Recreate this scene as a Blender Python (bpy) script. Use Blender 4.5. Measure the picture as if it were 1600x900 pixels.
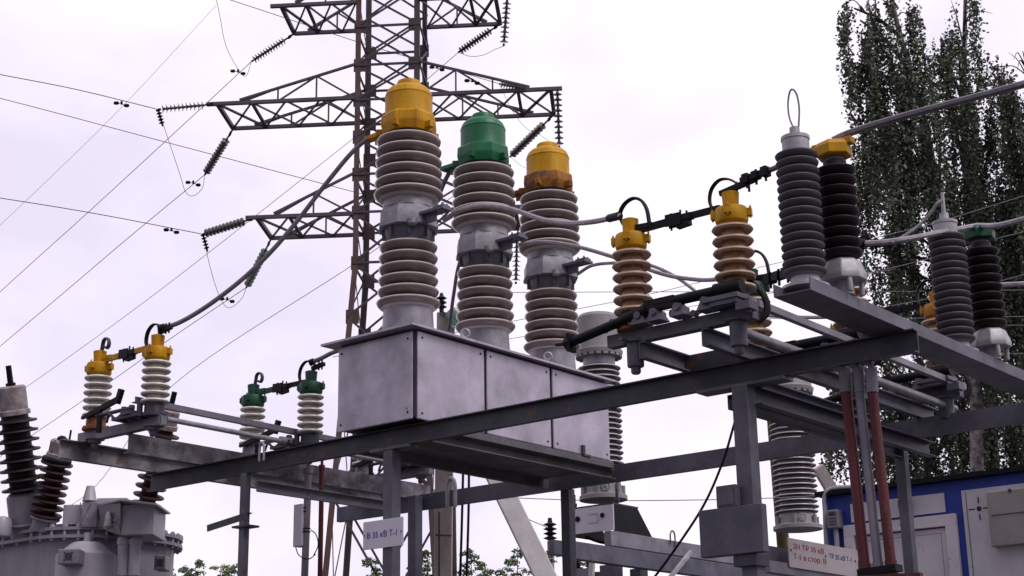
import bpy, math, random
import numpy as np
from mathutils import Vector, Matrix
for o in list(bpy.data.objects): bpy.data.objects.remove(o)
C = bpy.context.scene.collection
rad = math.radians
# ------------------------------------------------------------------ camera
F, PITCH, ROLL, YAW = 2450.0, rad(16.6), rad(-.95), rad(39.1)
fw = np.array([math.cos(YAW)*math.cos(PITCH), math.sin(YAW)*math.cos(PITCH), math.sin(PITCH)])
rt0 = np.array([math.sin(YAW), -math.cos(YAW), 0]); up0 = np.cross(rt0, fw)
rt = rt0*math.cos(ROLL)+up0*math.sin(ROLL); up = -rt0*math.sin(ROLL)+up0*math.cos(ROLL)
cam_d = bpy.data.cameras.new('camera'); cam = bpy.data.objects.new('camera', cam_d); C.objects.link(cam)
cam.matrix_world = Matrix(((rt[0], up[0], -fw[0], 0), (rt[1], up[1], -fw[1], 0), (rt[2], up[2], -fw[2], 0), (0, 0, 0, 1)))
cam_d.sensor_width = 36; cam_d.lens = F/1600*36; cam_d.clip_start = .05; cam_d.clip_end = 4000
sc = bpy.context.scene; sc.camera = cam
GZ = -1.6                                  # the camera stands 1.6 m above the ground
# ------------------------------------------------------------------ world: overcast
SUN_DIR = Vector((math.cos(rad(-92))*math.cos(rad(50)), math.sin(rad(-92))*math.cos(rad(50)), math.sin(rad(50))))
w = bpy.data.worlds.new('World'); sc.world = w; w.use_nodes = True
nt = w.node_tree; N = nt.nodes; Lk = nt.links
for n in list(N): N.remove(n)
out = N.new('ShaderNodeOutputWorld'); bg = N.new('ShaderNodeBackground'); bg.inputs[1].default_value = .1
sky = N.new('ShaderNodeTexSky'); sky.sky_type = 'NISHITA'; sky.sun_disc = False
sky.sun_elevation = rad(50); sky.sun_rotation = math.atan2(SUN_DIR.x, SUN_DIR.y); sky.air_density = 1; sky.dust_density = 3
tc = N.new('ShaderNodeTexCoord'); mp = N.new('ShaderNodeMapping'); mp.inputs['Scale'].default_value = (1, 1, 1.8)
nz = N.new('ShaderNodeTexNoise'); nz.inputs['Scale'].default_value = 4.2; nz.inputs['Detail'].default_value = 5; nz.inputs['Roughness'].default_value = .5
cr = N.new('ShaderNodeValToRGB'); e = cr.color_ramp.elements
e[0].position = .38; e[0].color = (8.0, 7.35, 9.0, 1); e[1].position = .6; e[1].color = (9.9, 9.25, 10.3, 1)
# the cloud deck is brighter where the hidden sun stands, darker away from it
dt = N.new('ShaderNodeVectorMath'); dt.operation = 'DOT_PRODUCT'; dt.inputs[1].default_value = Vector((.80, .36, .48)).normalized()
mr = N.new('ShaderNodeMapRange'); mr.inputs[1].default_value = -.7; mr.inputs[2].default_value = .98; mr.inputs[3].default_value = .36; mr.inputs[4].default_value = 1.05
ml = N.new('ShaderNodeVectorMath'); ml.operation = 'SCALE'
mx = N.new('ShaderNodeMix'); mx.data_type = 'RGBA'; mx.inputs[0].default_value = .97
Lk.new(tc.outputs['Generated'], mp.inputs[0]); Lk.new(mp.outputs[0], nz.inputs[0]); Lk.new(nz.outputs[0], cr.inputs[0])
Lk.new(tc.outputs['Generated'], dt.inputs[0]); Lk.new(dt.outputs['Value'], mr.inputs[0])
Lk.new(cr.outputs[0], ml.inputs[0]); Lk.new(mr.outputs[0], ml.inputs['Scale'])
Lk.new(sky.outputs[0], mx.inputs[6]); Lk.new(ml.outputs[0], mx.inputs[7]); Lk.new(mx.outputs[2], bg.inputs[0]); Lk.new(bg.outputs[0], out.inputs[0])
sl = bpy.data.lights.new('sun', 'SUN'); sl.energy = 1.5; sl.angle = rad(25); sl.color = (1, .96, .92)
so = bpy.data.objects.new('sun', sl); C.objects.link(so); so.rotation_euler = SUN_DIR.to_track_quat('Z', 'Y').to_euler(); so.location = (0, 0, 30)
vs = sc.view_settings; sc.display_settings.display_device = 'sRGB'; vs.view_transform = 'Standard'; vs.look = 'None'; vs.exposure = 0.12; vs.gamma = 1; vs.use_curve_mapping = False

# ------------------------------------------------------------------ geometry of the photograph's viewpoint
def ray(px, py): return fw+rt*((px-800)/F)-up*((py-450)/F)
def ad(px, py, d): return ray(px, py)*d                        # a point at depth d
def ax(px, py, X): r = ray(px, py); return r*(X/r[0])          # on the plane x = X
def ay(px, py, Y): r = ray(px, py); return r*(Y/r[1])
def az(px, py, Z): r = ray(px, py); return r*(Z/r[2])
def dep(p): return float(np.dot(np.array(p, float), fw))
def V(*a): return np.array(a, float)
# ------------------------------------------------------------------ materials
MATS = {}
def mat(name, col, rough=.6, metal=0., var=.25, col2=None, scale=3., rust=0., bump=.0, bscale=40., spec=.5, streak=False, trans=0., coat=0.):
    m = bpy.data.materials.new(name); m.use_nodes = True; n = m.node_tree.nodes; l = m.node_tree.links
    b = n['Principled BSDF']; b.inputs['Roughness'].default_value = rough; b.inputs['Metallic'].default_value = metal
    b.inputs['Specular IOR Level'].default_value = spec
    if trans: b.inputs['Transmission Weight'].default_value = trans
    if coat: b.inputs['Coat Weight'].default_value = coat; b.inputs['Coat Roughness'].default_value = .15
    g = n.new('ShaderNodeNewGeometry'); mpn = n.new('ShaderNodeMapping'); l.new(g.outputs['Position'], mpn.inputs[0])
    if streak: mpn.inputs['Scale'].default_value = (1, 1, .18)
    t = n.new('ShaderNodeTexNoise'); t.inputs['Scale'].default_value = scale; t.inputs['Detail'].default_value = 6; t.inputs['Roughness'].default_value = .62
    l.new(mpn.outputs[0], t.inputs[0])
    r = n.new('ShaderNodeMapRange'); r.inputs[1].default_value = .36; r.inputs[2].default_value = .66; l.new(t.outputs[0], r.inputs[0])
    mixn = n.new('ShaderNodeMix'); mixn.data_type = 'RGBA'; l.new(r.outputs[0], mixn.inputs[0])
    c2 = col2 or tuple(min(1, c*(1-var)) for c in col)
    mixn.inputs[6].default_value = (*c2, 1); mixn.inputs[7].default_value = (*col, 1)
    last = mixn.outputs[2]
    if rust:
        t2 = n.new('ShaderNodeTexNoise'); t2.inputs['Scale'].default_value = 7; t2.inputs['Detail'].default_value = 9; t2.inputs['Roughness'].default_value = .7
        l.new(g.outputs['Position'], t2.inputs[0])
        r2 = n.new('ShaderNodeMapRange'); r2.inputs[1].default_value = .66-rust*.25; r2.inputs[2].default_value = .72-rust*.2; l.new(t2.outputs[0], r2.inputs[0])
        m2 = n.new('ShaderNodeMix'); m2.data_type = 'RGBA'; l.new(r2.outputs[0], m2.inputs[0]); l.new(last, m2.inputs[6]); m2.inputs[7].default_value = (.13, .06, .04, 1)
        last = m2.outputs[2]
    l.new(last, b.inputs['Base Color'])
    rr = n.new('ShaderNodeMapRange'); rr.inputs[3].default_value = min(1, rough+.12); rr.inputs[4].default_value = max(0, rough-.08); l.new(t.outputs[0], rr.inputs[0]); l.new(rr.outputs[0], b.inputs['Roughness'])
    if bump:
        t3 = n.new('ShaderNodeTexNoise'); t3.inputs['Scale'].default_value = bscale; t3.inputs['Detail'].default_value = 4; l.new(g.outputs['Position'], t3.inputs[0])
        bp = n.new('ShaderNodeBump'); bp.inputs['Strength'].default_value = bump; bp.inputs['Distance'].default_value = .02; l.new(t3.outputs[0], bp.inputs['Height']); l.new(bp.outputs[0], b.inputs['Normal'])
    MATS[name] = m; return m
STEEL = mat('painted_steel', (.150, .145, .195), .48, .0, .42, rust=.24, bump=.12)
STEEL_D = mat('dark_steel', (.056, .053, .082), .45, .0, .4, rust=.38, bump=.12)
STEEL_L = mat('pale_steel', (.27, .25, .31), .48, .0, .38, rust=.15, bump=.1)
STEEL_GRIME = mat('grimy_steel', (.33, .31, .36), .6, 0, .6, col2=(.10, .085, .10), scale=4.5, rust=.42, bump=.3)
TANK = mat('tank_sheet', (.55, .50, .60), .30, .35, .36, scale=2.6, bump=.16, bscale=2.2, rust=.03)
TRAY = mat('tray_steel', (.15, .14, .16), .6, 0, .4, rust=.3, bump=.3)
PORC = mat('grey_brown_porcelain', (.19, .14, .135), .24, 0, .32, scale=6, coat=.3, streak=True)
PORC_W = mat('cream_porcelain', (.58, .52, .46), .28, 0, .3, scale=9, coat=.3, streak=True)
PORC_O = mat('rust_stained_porcelain', (.42, .27, .17), .35, 0, .45, col2=(.30, .14, .06), scale=9, coat=.3)
PORC_D = mat('dark_brown_porcelain', (.022, .014, .020), .5, 0, .4, scale=6, spec=.3)
PORC_R = mat('maroon_porcelain', (.045, .016, .020), .5, 0, .4, scale=6, spec=.3)
PORC_T = mat('white_edged_porcelain', (.15, .115, .13), .35, 0, .3, scale=9, coat=.2)
POLY = mat('grey_silicone', (.085, .075, .09), .55, 0, .25, scale=8)
ALU = mat('cast_aluminium', (.33, .315, .36), .42, .35, .35, scale=8, bump=.08, rust=.04)
ALU_L = mat('pale_cast_metal', (.50, .48, .53), .42, .2, .35, scale=8, bump=.06)
YEL = mat('yellow_paint', (.70, .37, .0015), .5, 0, .35, scale=5, col2=(.44, .19, .004), spec=.3, rust=.10, bump=.1, streak=True)
YEL_R = mat('yellow_paint_rusted', (.40, .17, .012), .55, 0, .5, scale=6, col2=(.20, .07, .02), rust=.7, bump=.2, spec=.3)
ORG = mat('orange_rust_paint', (.36, .135, .04), .55, 0, .5, scale=7, col2=(.20, .06, .025), rust=.4, bump=.2)
ORG_Y = mat('deep_orange_paint', (.62, .26, .015), .5, 0, .4, scale=7, bump=.2)
GRN = mat('green_paint', (.006, .17, .07), .42, 0, .4, scale=6, bump=.1, rust=.05)
GRN_D = mat('dark_green_paint', (.005, .085, .042), .5, 0, .4, scale=6, bump=.1)
BLACK = mat('black_metal', (.006, .0055, .010), .5, 0, .4, scale=8, bump=.1, spec=.22)
CABLE = mat('aluminium_cable', (.20, .18, .22), .5, .3, .3, scale=12, bump=.3, bscale=90)
CABLE_L = mat('bright_cable', (.42, .38, .42), .5, .2, .3, scale=12, bump=.3, bscale=90)
WIRE = mat('weathered_wire', (.05, .045, .055), .6)
WIRE_F = mat('pale_wire', (.30, .27, .33), .6)
TOWER = mat('tower_steel', (.07, .055, .075), .6, 0, .5, scale=1.3, col2=(.075, .045, .045), bump=.1)
TOWER_A = mat('cross_arm_steel', (.11, .098, .128), .6, 0, .5, scale=1.6, col2=(.085, .065, .075), bump=.1)
TOWER_R = mat('rusty_tower_leg', (.125, .085, .085), .7, 0, .5, scale=1.4, col2=(.095, .045, .035), bump=.1)
DISC = mat('disc_porcelain', (.14, .12, .12), .3, 0, .3)
GLASS = mat('green_glass', (.25, .42, .36), .15, 0, .2, trans=.5); GLASS2 = mat('dusty_green_glass', (.24, .29, .26), .3, 0, .3)
CONC = mat('concrete', (.58, .51, .49), .85, 0, .3, scale=5, bump=.3, bscale=30, streak=True)
CONC_L = mat('pale_concrete', (.72, .67, .70), .85, 0, .2, scale=4, bump=.2, bscale=30)
WOOD = mat('weathered_wood', (.15, .115, .055), .9, 0, .45, scale=5, bump=.5, streak=True)
SIGN = mat('sign_white', (.74, .69, .80), .5, 0, .08)
SIGN2 = mat('sign_aged_white', (.62, .55, .58), .5, 0, .15)
INKB = mat('blue_ink', (.03, .05, .33), .6, 0, .2); INKR = mat('red_ink', (.42, .02, .06), .6, 0, .3); INKK = mat('black_ink', (.02, .02, .03), .6)
REDP = mat('red_paint', (.13, .014, .022), .5, 0, .4, scale=5, rust=.25, bump=.2, streak=True)
BLUE = mat('blue_sheet', (.02, .055, .40), .45, 0, .25, bump=.1)
WHITE = mat('white_sheet', (.72, .68, .76), .5, 0, .14, rust=.02, bump=.05, bscale=8)
WHITE_R = mat('white_sheet_rusting', (.76, .70, .75), .5, 0, .14, rust=.16, bump=.05)
BEIGE = mat('beige_sheet', (.36, .33, .32), .55, 0, .2, bump=.1)
TRAFO = mat('transformer_paint', (.33, .305, .365), .45, .15, .28, scale=2.5, bump=.2, rust=.03, streak=True)
TRAFO_L = mat('transformer_pale_paint', (.48, .45, .52), .45, .1, .2, scale=3)
CAPW = mat('stained_white_cap', (.40, .37, .40), .5, 0, .5, col2=(.20, .13, .14), scale=9)
CTHEAD = mat('instrument_head_paint', (.32, .30, .305), .5, 0, .2, scale=4, bump=.2)
BARK = mat('birch_bark', (.52, .47, .46), .85, 0, .5, col2=(.10, .08, .085), scale=7, bump=.5)
BARK_D = mat('dark_bark', (.06, .045, .045), .9, 0, .3)
GROUND = mat('gravel_ground', (.075, .07, .07), .95, 0, .4, scale=2, bump=.6)
def leafmat(name, c, c2):
    m = mat(name, c, .5, 0, .3, col2=c2, scale=1.6); b = m.node_tree.nodes['Principled BSDF']
    b.inputs['Transmission Weight'].default_value = 0; b.inputs['Subsurface Weight'].default_value = 0
    return m
LEAF = leafmat('birch_leaves', (.16, .19, .12), (.08, .098, .07))
LEAF2 = leafmat('sapling_leaves', (.16, .23, .09), (.07, .11, .05))
LEAF3 = leafmat('bush_leaves', (.22, .32, .05), (.10, .16, .035))
def worn_lit_rim(m, col, lo=.53, hi=.58):
    # pale edge of each shed: real on PORC_T, elsewhere rim light painted in
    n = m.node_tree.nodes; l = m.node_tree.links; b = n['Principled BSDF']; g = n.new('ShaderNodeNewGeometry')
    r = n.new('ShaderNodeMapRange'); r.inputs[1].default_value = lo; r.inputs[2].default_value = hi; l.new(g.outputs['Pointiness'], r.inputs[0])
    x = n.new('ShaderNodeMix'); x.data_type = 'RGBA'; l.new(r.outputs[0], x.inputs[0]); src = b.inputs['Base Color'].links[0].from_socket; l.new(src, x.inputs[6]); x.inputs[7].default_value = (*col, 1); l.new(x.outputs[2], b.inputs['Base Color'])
worn_lit_rim(PORC_W, (.74, .70, .66), .52, .58); worn_lit_rim(POLY, (.15, .14, .16), .53, .60); worn_lit_rim(PORC_T, (.62, .58, .62)); worn_lit_rim(PORC, (.60, .52, .49), .52, .57); worn_lit_rim(PORC_O, (.58, .44, .33), .56, .64)
# ------------------------------------------------------------------ mesh builder
def nrm(v): v = np.array(v, float); return v/np.linalg.norm(v)
def frame(d, hint=(0, 0, 1)):
    d = nrm(d); h = np.array(hint, float)
    if abs(np.dot(d, nrm(h))) > .97: h = np.array((1., .2, 0))
    u = nrm(np.cross(h, d)); v = np.cross(d, u); return d, u, v      # v is close to the hint
class MB:
    def __init__(s): s.v = []; s.f = []; s.sm = []
    def add(s, vs_, fs, smooth=False):
        o = len(s.v); s.v.extend([tuple(map(float, q)) for q in vs_]); s.f.extend([tuple(i+o for i in f) for f in fs]); s.sm.extend([smooth]*len(fs)); return s
    def box(s, x0, x1, y0, y1, z0, z1):
        return s.obox(((x0+x1)/2, (y0+y1)/2, (z0+z1)/2), (abs(x1-x0)/2, 0, 0), (0, abs(y1-y0)/2, 0), (0, 0, abs(z1-z0)/2))
    def obox(s, c, a, b, cc):
        c, a, b, cc = [np.array(q, float) for q in (c, a, b, cc)]
        p = [c+i*a+j*b+k*cc for i in (-1, 1) for j in (-1, 1) for k in (-1, 1)]
        return s.add(p, [(0, 1, 3, 2), (4, 6, 7, 5), (0, 4, 5, 1), (2, 3, 7, 6), (0, 2, 6, 4), (1, 5, 7, 3)])
    def bar(s, p0, p1, w_, h_, hint=(0, 0, 1)):                      # w across, h along the hint
        p0 = np.array(p0, float); p1 = np.array(p1, float); d, u, v = frame(p1-p0, hint)
        return s.obox((p0+p1)/2, (p1-p0)/2, u*w_/2, v*h_/2)
    def extr(s, prof, p0, p1, hint=(0, 0, 1)):                       # closed 2-D profile (u, v) swept p0 -> p1
        p0 = np.array(p0, float); p1 = np.array(p1, float); d, u, v = frame(p1-p0, hint); n = len(prof)
        P = [p0+u*a+v*b for a, b in prof]+[p1+u*a+v*b for a, b in prof]
        return s.add(P, [(i, (i+1) % n, n+(i+1) % n, n+i) for i in range(n)]+[tuple(range(n-1, -1, -1)), tuple(range(n, 2*n))])
    def chan(s, p0, p1, h, fl, t=.01, side=1, hint=(0, 0, 1)):       # C channel: web at u=0, flanges towards side*u; v centred
        a = h/2; q = side
        pr = [(0, -a), (q*fl, -a), (q*fl, -a+t), (q*t, -a+t), (q*t, a-t), (q*fl, a-t), (q*fl, a), (0, a)]
        return s.extr(pr, p0, p1, hint)
    def angle(s, p0, p1, w_, t=.01, su=1, sv=1, hint=(0, 0, 1)):
        return s.extr([(0, 0), (su*w_, 0), (su*w_, sv*t), (su*t, sv*t), (su*t, sv*w_), (0, sv*w_)], p0, p1, hint)
    def lathe(s, prof, c=(0, 0, 0), axis=(0, 0, 1), n=32, smooth=True, rot=0.):
        c = np.array(c, float); d, u, v = frame(axis, (0, 1, 0) if abs(nrm(axis)[2]) > .9 else (0, 0, 1)); P = []
        for r, z in prof:
            for k in range(n):
                a = 2*math.pi*k/n+rot; P.append(c+d*z+(u*math.cos(a)+v*math.sin(a))*max(r, 1e-4))
        Fc = [(i*n+k, i*n+(k+1) % n, (i+1)*n+(k+1) % n, (i+1)*n+k) for i in range(len(prof)-1) for k in range(n)]
        Fc += [tuple(range(n-1, -1, -1)), tuple((len(prof)-1)*n+k for k in range(n))]
        return s.add(P, Fc, smooth)
    def cyl(s, p0, p1, r, r2=None, n=16):
        p0 = np.array(p0, float); p1 = np.array(p1, float); L = np.linalg.norm(p1-p0)
        return s.lathe([(r, 0), (r if r2 is None else r2, L)], p0, p1-p0, n)
    def tube(s, pts, r, n=8, hint=(0, 0, 1), flat=1.):
        pts = [np.array(p, float) for p in pts]; P = []; prev = None
        for i, p in enumerate(pts):
            d = pts[min(i+1, len(pts)-1)]-pts[max(i-1, 0)]; d = nrm(d)
            if prev is None: _, u, v = frame(d, hint)
            else: u = nrm(prev-d*np.dot(prev, d)); v = np.cross(d, u)
            prev = u; rr = r[i] if isinstance(r, (list, tuple)) else r
            for k in range(n):
                a = 2*math.pi*k/n; P.append(p+u*math.cos(a)*rr*flat+v*math.sin(a)*rr)
        m = len(pts)
        return s.add(P, [(i*n+k, i*n+(k+1) % n, (i+1)*n+(k+1) % n, (i+1)*n+k) for i in range(m-1) for k in range(n)]+[tuple(range(n-1, -1, -1)), tuple((m-1)*n+k for k in range(n))], True)
    def lift(s, k): s.v = [(a, b_, c+k) for a, b_, c in s.v]
    def torus(s, c, R_, r, axis=(0, 0, 1), n=20):
        d, u, v = frame(axis); pts = [np.array(c)+(u*math.cos(2*math.pi*k/n)+v*math.sin(2*math.pi*k/n))*R_ for k in range(n+1)]
        return s.tube(pts, r, 6)
    def prism(s, poly, z0, z1):
        n = len(poly); return s.add([(x, y, z0) for x, y in poly]+[(x, y, z1) for x, y in poly], [(i, (i+1) % n, n+(i+1) % n, n+i) for i in range(n)]+[tuple(range(n-1, -1, -1)), tuple(range(n, 2*n))])
    def build(s, name, m, parent=None, origin=None, bevel=0., sharp=35):
        o3 = np.zeros(3)
        if parent is not None:
            p = parent
            while p is not None: o3 = o3+np.array(p.location); p = p.parent
        elif origin is not None: o3 = np.array(origin, float)
        me = bpy.data.meshes.new(name); me.from_pydata([tuple(np.array(q)-o3) for q in s.v], [], s.f); me.update()
        me.polygons.foreach_set('use_smooth', s.sm)
        if any(s.sm): me.set_sharp_from_angle(angle=rad(sharp))
        me.materials.append(m); o = bpy.data.objects.new(name, me); C.objects.link(o)
        if parent is not None: o.parent = parent
        else: o.location = tuple(o3)
        if bevel:
            b = o.modifiers.new('bevel', 'BEVEL'); b.width = bevel; b.segments = 2; b.limit_method = 'ANGLE'
        return o
def tag(o, label=None, cat=None, group=None, kind=None):
    for k, v_ in (('label', label), ('category', cat), ('group', group), ('kind', kind)):
        if v_: o[k] = v_
    return o
def thing(name, loc, label, cat, group=None):
    o = bpy.data.objects.new(name, None); C.objects.link(o); o.location = tuple(float(q) for q in loc); o.empty_display_size = .2
    return tag(o, label, cat, group)
def copy_tree(o, parent=None):
    c = o.copy(); C.objects.link(c); c.parent = parent
    for ch in list(o.children): copy_tree(ch, c)
    return c
def spline(pts, n=6):
    P = [np.array(p, float) for p in pts]; P = [2*P[0]-P[1]]+P+[2*P[-1]-P[-2]]; out_ = []
    for i in range(1, len(P)-2):
        for k in range(n):
            t = k/n; a, b, c, d = P[i-1:i+3]
            out_.append(.5*((2*b)+(c-a)*t+(2*a-5*b+4*c-d)*t*t+(3*b-a-3*c+d)*t**3))
    out_.append(P[-2]); return out_
def sheds(z0, z1, n, core, rs, tip=.012, droop=.35):
    """profile of a shed stack: flat-topped drip skirts, wide and drooping"""
    pr = [(core, z0)]; st = (z1-z0)/n
    for i in range(n):
        zc = z0+st*(i+.5); r = rs[i] if isinstance(rs, (list, tuple)) else rs; w_ = r-core; dz = w_*droop
        pr += [(core, zc-dz*.35), (core+w_*.45, zc-dz*.50), (r-tip*.8, zc-dz*.62), (r, zc-dz*.62+tip*.9), (r-tip*.5, zc-dz*.62+tip*1.9), (core+w_*.4, zc+dz*.15), (core, zc+dz*.55)]
    pr.append((core, z1)); return pr

def bowls(z0, z1, n, core, rs, rim=.014):
    """stack of deep bowl-like sheds that touch: rim high, underside curving down to the core"""
    pr = [(core, z0)]; st = (z1-z0)/n
    for i in range(n):
        z = z0+st*i; r = rs[i] if isinstance(rs, (list, tuple)) else rs; w_ = r-core
        for f_, g_ in ((.0, .0), (.30, .07), (.58, .20), (.80, .36), (.93, .50)): pr.append((core+w_*f_, z+st*g_))
        pr += [(r-rim*.15, z+st*.58), (r, z+st*.58+rim*.5), (r-rim*.35, z+st*.58+rim*1.1), (r-rim*1.4, z+st*.58+rim*1.25), (core+w_*.35, z+st*.90), (core, z+st*.985)]
    pr.append((core, z1)); return pr

# ================================================================== SETTING
g = MB(); g.box(-1500, 2500, -1500, 2500, GZ-.5, GZ); g = g.build('ground', GROUND); tag(g, kind='structure')

# ================================================================== SUPPORT FRAME
XF, XR = 10.70, 13.75
fr = thing('support_frame', (12.2, 9, GZ), 'long grey steel portal frame of posts and channel beams that carries the breaker', 'steel frame')
b = MB(); b.chan((XF, 4.80, 2.91), (XF, 13.82, 2.91), .18, .07, .011, side=1); b.build('front_beam', STEEL_D, fr)
b = MB(); b.chan((XR, 2.6, 2.91), (XR, 14.05, 2.91), .18, .07, .011, side=-1); b.build('rear_beam', STEEL, fr)
def post(x, y, w_, top, name='post', m=STEEL):
    q = MB(); q.box(x-w_/2, x+w_/2, y-w_/2, y+w_/2, GZ, top)
    o = q.build(name, m, fr, bevel=.006)
    p = MB(); p.box(x-w_*.95, x+w_*.95, y-w_*.95, y+w_*.95, GZ, GZ+.02)
    for sx in (-1, 1):
        for sy in (-1, 1): p.cyl((x+sx*w_*.75, y+sy*w_*.75, GZ+.02), (x+sx*w_*.75, y+sy*w_*.75, GZ+.05), .015)
    p.build('foot_plate', m, o); return o
post(10.66, 12.23, .078, 2.82); post(10.67, 10.17, .12, 2.82); post(10.66, 6.30, .138, 2.80)
post(13.64, 12.62, .125, 2.97); post(13.80, 10.47, .115, 2.82, m=STEEL_D); post(13.82, 6.48, .10, 2.82)
b = MB(); b.chan((10.78, 12.2, 2.70), (12.72, 12.2, 2.70), .11, .05, .008, side=-1); b.build('cross_beam', STEEL_L, fr)
b = MB(); b.chan((10.74, 6.26, 2.72), (13.95, 6.26, 2.72), .14, .08, .01, side=-1); b.build('cross_beam', STEEL_D, fr)
b = MB(); b.chan((10.74, 6.50, 2.71), (13.9, 6.50, 2.71), .12, .06, .01, side=-1); b.build('cross_beam', STEEL_D, fr)
b = MB(); b.chan((10.74, 9.80, 2.885), (13.70, 9.80, 2.885), .10, .06, .01, side=-1); b.build('cross_beam', TRAY, fr)
b = MB(); b.chan((10.74, 10.66, 2.885), (13.70, 10.66, 2.885), .10, .06, .01, side=1); b.build('cross_beam', TRAY, fr)
# channels lying across the beams, they carry the disconnectors
b = MB(); b.chan((9.42, 13.72, 3.105), (14.25, 13.72, 3.105), .20, .075, .011, side=-1); b.build('disconnector_channel', STEEL_GRIME, fr)
b = MB(); b.chan((9.70, 12.93, 3.105), (14.25, 12.93, 3.105), .20, .075, .011, side=1); b.build('disconnector_channel', STEEL_GRIME, fr)
b = MB(); b.chan((10.03, 6.27, 3.075), (14.15, 6.27, 3.075), .14, .065, .010, side=-1); b.build('disconnector_channel', STEEL, fr)
b = MB(); b.chan((10.03, 6.86, 3.075), (14.15, 6.86, 3.075), .14, .065, .010, side=-1); b.build('disconnector_channel', STEEL, fr)
b = MB(); b.extr([(-.145, 0), (.145, 0), (.145, .095), (.135, .095), (.135, .01), (-.135, .01), (-.135, .095), (-.145, .095)], (9.22, 5.02, 3.003), (16.6, 5.02, 3.003)); b.build('arrester_channel', STEEL, fr, bevel=.003)
b = MB(); b.chan((10.66, 6.30, 3.075), (10.66, 6.84, 3.075), .13, .05, .01, side=-1); b.build('cross_piece', STEEL_D, fr)
b = MB(); b.box(10.70, 11.45, 6.34, 6.80, 3.012, 3.022); b.build('cover_sheet', STEEL_D, fr)
b = MB(); b.box(9.9, 14.1, 6.93, 6.96, 3.15, 3.17); b.build('flat_bar', STEEL, fr)
# bracket on the slim post, gusset plates
b = MB(); p0 = ax(386, 800, 10.62); b.angle(p0, p0+V(0, .62, -.07), .07, .008, -1, -1); b.box(10.58, 10.75, 12.1, 12.33, p0[2]-.15, p0[2]-.13); b.build('angle_bracket', STEEL_D, fr)
b = MB(); b.box(10.60, 10.76, 5.9, 6.7, 2.79, 2.815); b.build('gusset_plate', STEEL, fr)
b = MB(); b.box(10.60, 10.76, 9.9, 10.4, 2.79, 2.815); b.build('gusset_plate', STEEL, fr)

# ================================================================== CIRCUIT BREAKER
BX0, BX1, BY0, BY1, BZ0, BZ1 = 10.49, 13.57, 9.71, 10.74, 3.03, 3.87
cb = thing('circuit_breaker', (12.0, 10.22, 3.0), 'circuit breaker with three tall porcelain columns capped yellow, green, yellow on a grey tank', 'circuit breaker')
b = MB(); b.box(BX0+.02, BX1-.02, BY0+.02, BY1-.02, BZ0, BZ1); b.build('tank', STEEL_D, cb)
def panel(parts, name='tank_panel'):
    q = MB()
    for a in parts: q.box(*a)
    o = q.build(name, TANK, cb, bevel=.012); return o
def rivets(o, pts, nrm_):
    q = MB()
    for p in pts: q.lathe([(.012, 0), (.012, .003), (.009, .006), (0, .007)], p, nrm_, 10)
    q.build('bolt', BLACK, o)
zp0, zp1 = BZ0-.02, BZ1-.012
o = panel([(BX0-.004, BX0+.018, BY0+.035, BY1-.01, zp0, zp1)], 'end_panel')
rivets(o, [(BX0-.004, y, z) for y in (BY0+.09, BY1-.06) for z in (zp0+.07, zp1-.07)], (-1, 0, 0))
xs = [BX0+.035, 11.492, 11.53, 12.545, 12.585, BX1-.0]
for i in range(3):
    o = panel([(xs[2*i], xs[2*i+1], BY0-.004, BY0+.018, zp0, zp1)])
    rivets(o, [(x, BY0-.004, z) for x in (xs[2*i]+.06, xs[2*i+1]-.06) for z in (zp0+.06, zp1-.06)], (0, -1, 0))
q = MB(); q.box(13.05, 13.09, BY0-.03, BY0-.005, zp0+.0, zp0+.10); q.box(13.06, 13.20, BY0-.022, BY0-.006, zp0-.01, zp0+.012); q.build('latch', STEEL_D, cb)
b = MB()
rx0, rx1, ry0, ry1 = 10.37, 13.60, 9.635, 10.86; zr = 3.875
b.add([(rx0, ry0, zr), (rx1, ry0, zr), (rx1, ry1, zr), (rx0, ry1, zr), (rx0, ry0, zr+.022), (rx1, ry0, zr+.022), (rx1, ry1, zr+.022), (rx0, ry1, zr+.022), (rx0+.3, 10.22, zr+.07), (rx1-.3, 10.22, zr+.07)],
      [(0, 3, 2, 1), (0, 1, 5, 4), (1, 2, 6, 5), (2, 3, 7, 6), (3, 0, 4, 7), (4, 5, 9, 8), (6, 7, 8, 9), (5, 6, 9), (7, 4, 8)])
b.build('roof', TANK, cb)
b = MB(); b.box(10.74, 13.62, 9.70, 10.72, 2.935, 3.005); b.build('tray', TRAY, cb, bevel=.004)
for pxr, pyr in ((727, 521), (856, 557)):
    pr_ = ay(pxr, pyr, 9.66); q = MB(); q.torus(pr_, .040, .012, (-.8, -.6, 0)); q.cyl((pr_[0], 9.66, zr+.0), pr_-V(0, 0, .035), .014); q.build('lifting_ring', ALU_L, cb)
def octo(r, n=8, rot=math.pi/8): return [(r*math.cos(2*math.pi*k/n+rot), r*math.sin(2*math.pi*k/n+rot)) for k in range(n)]
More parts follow.
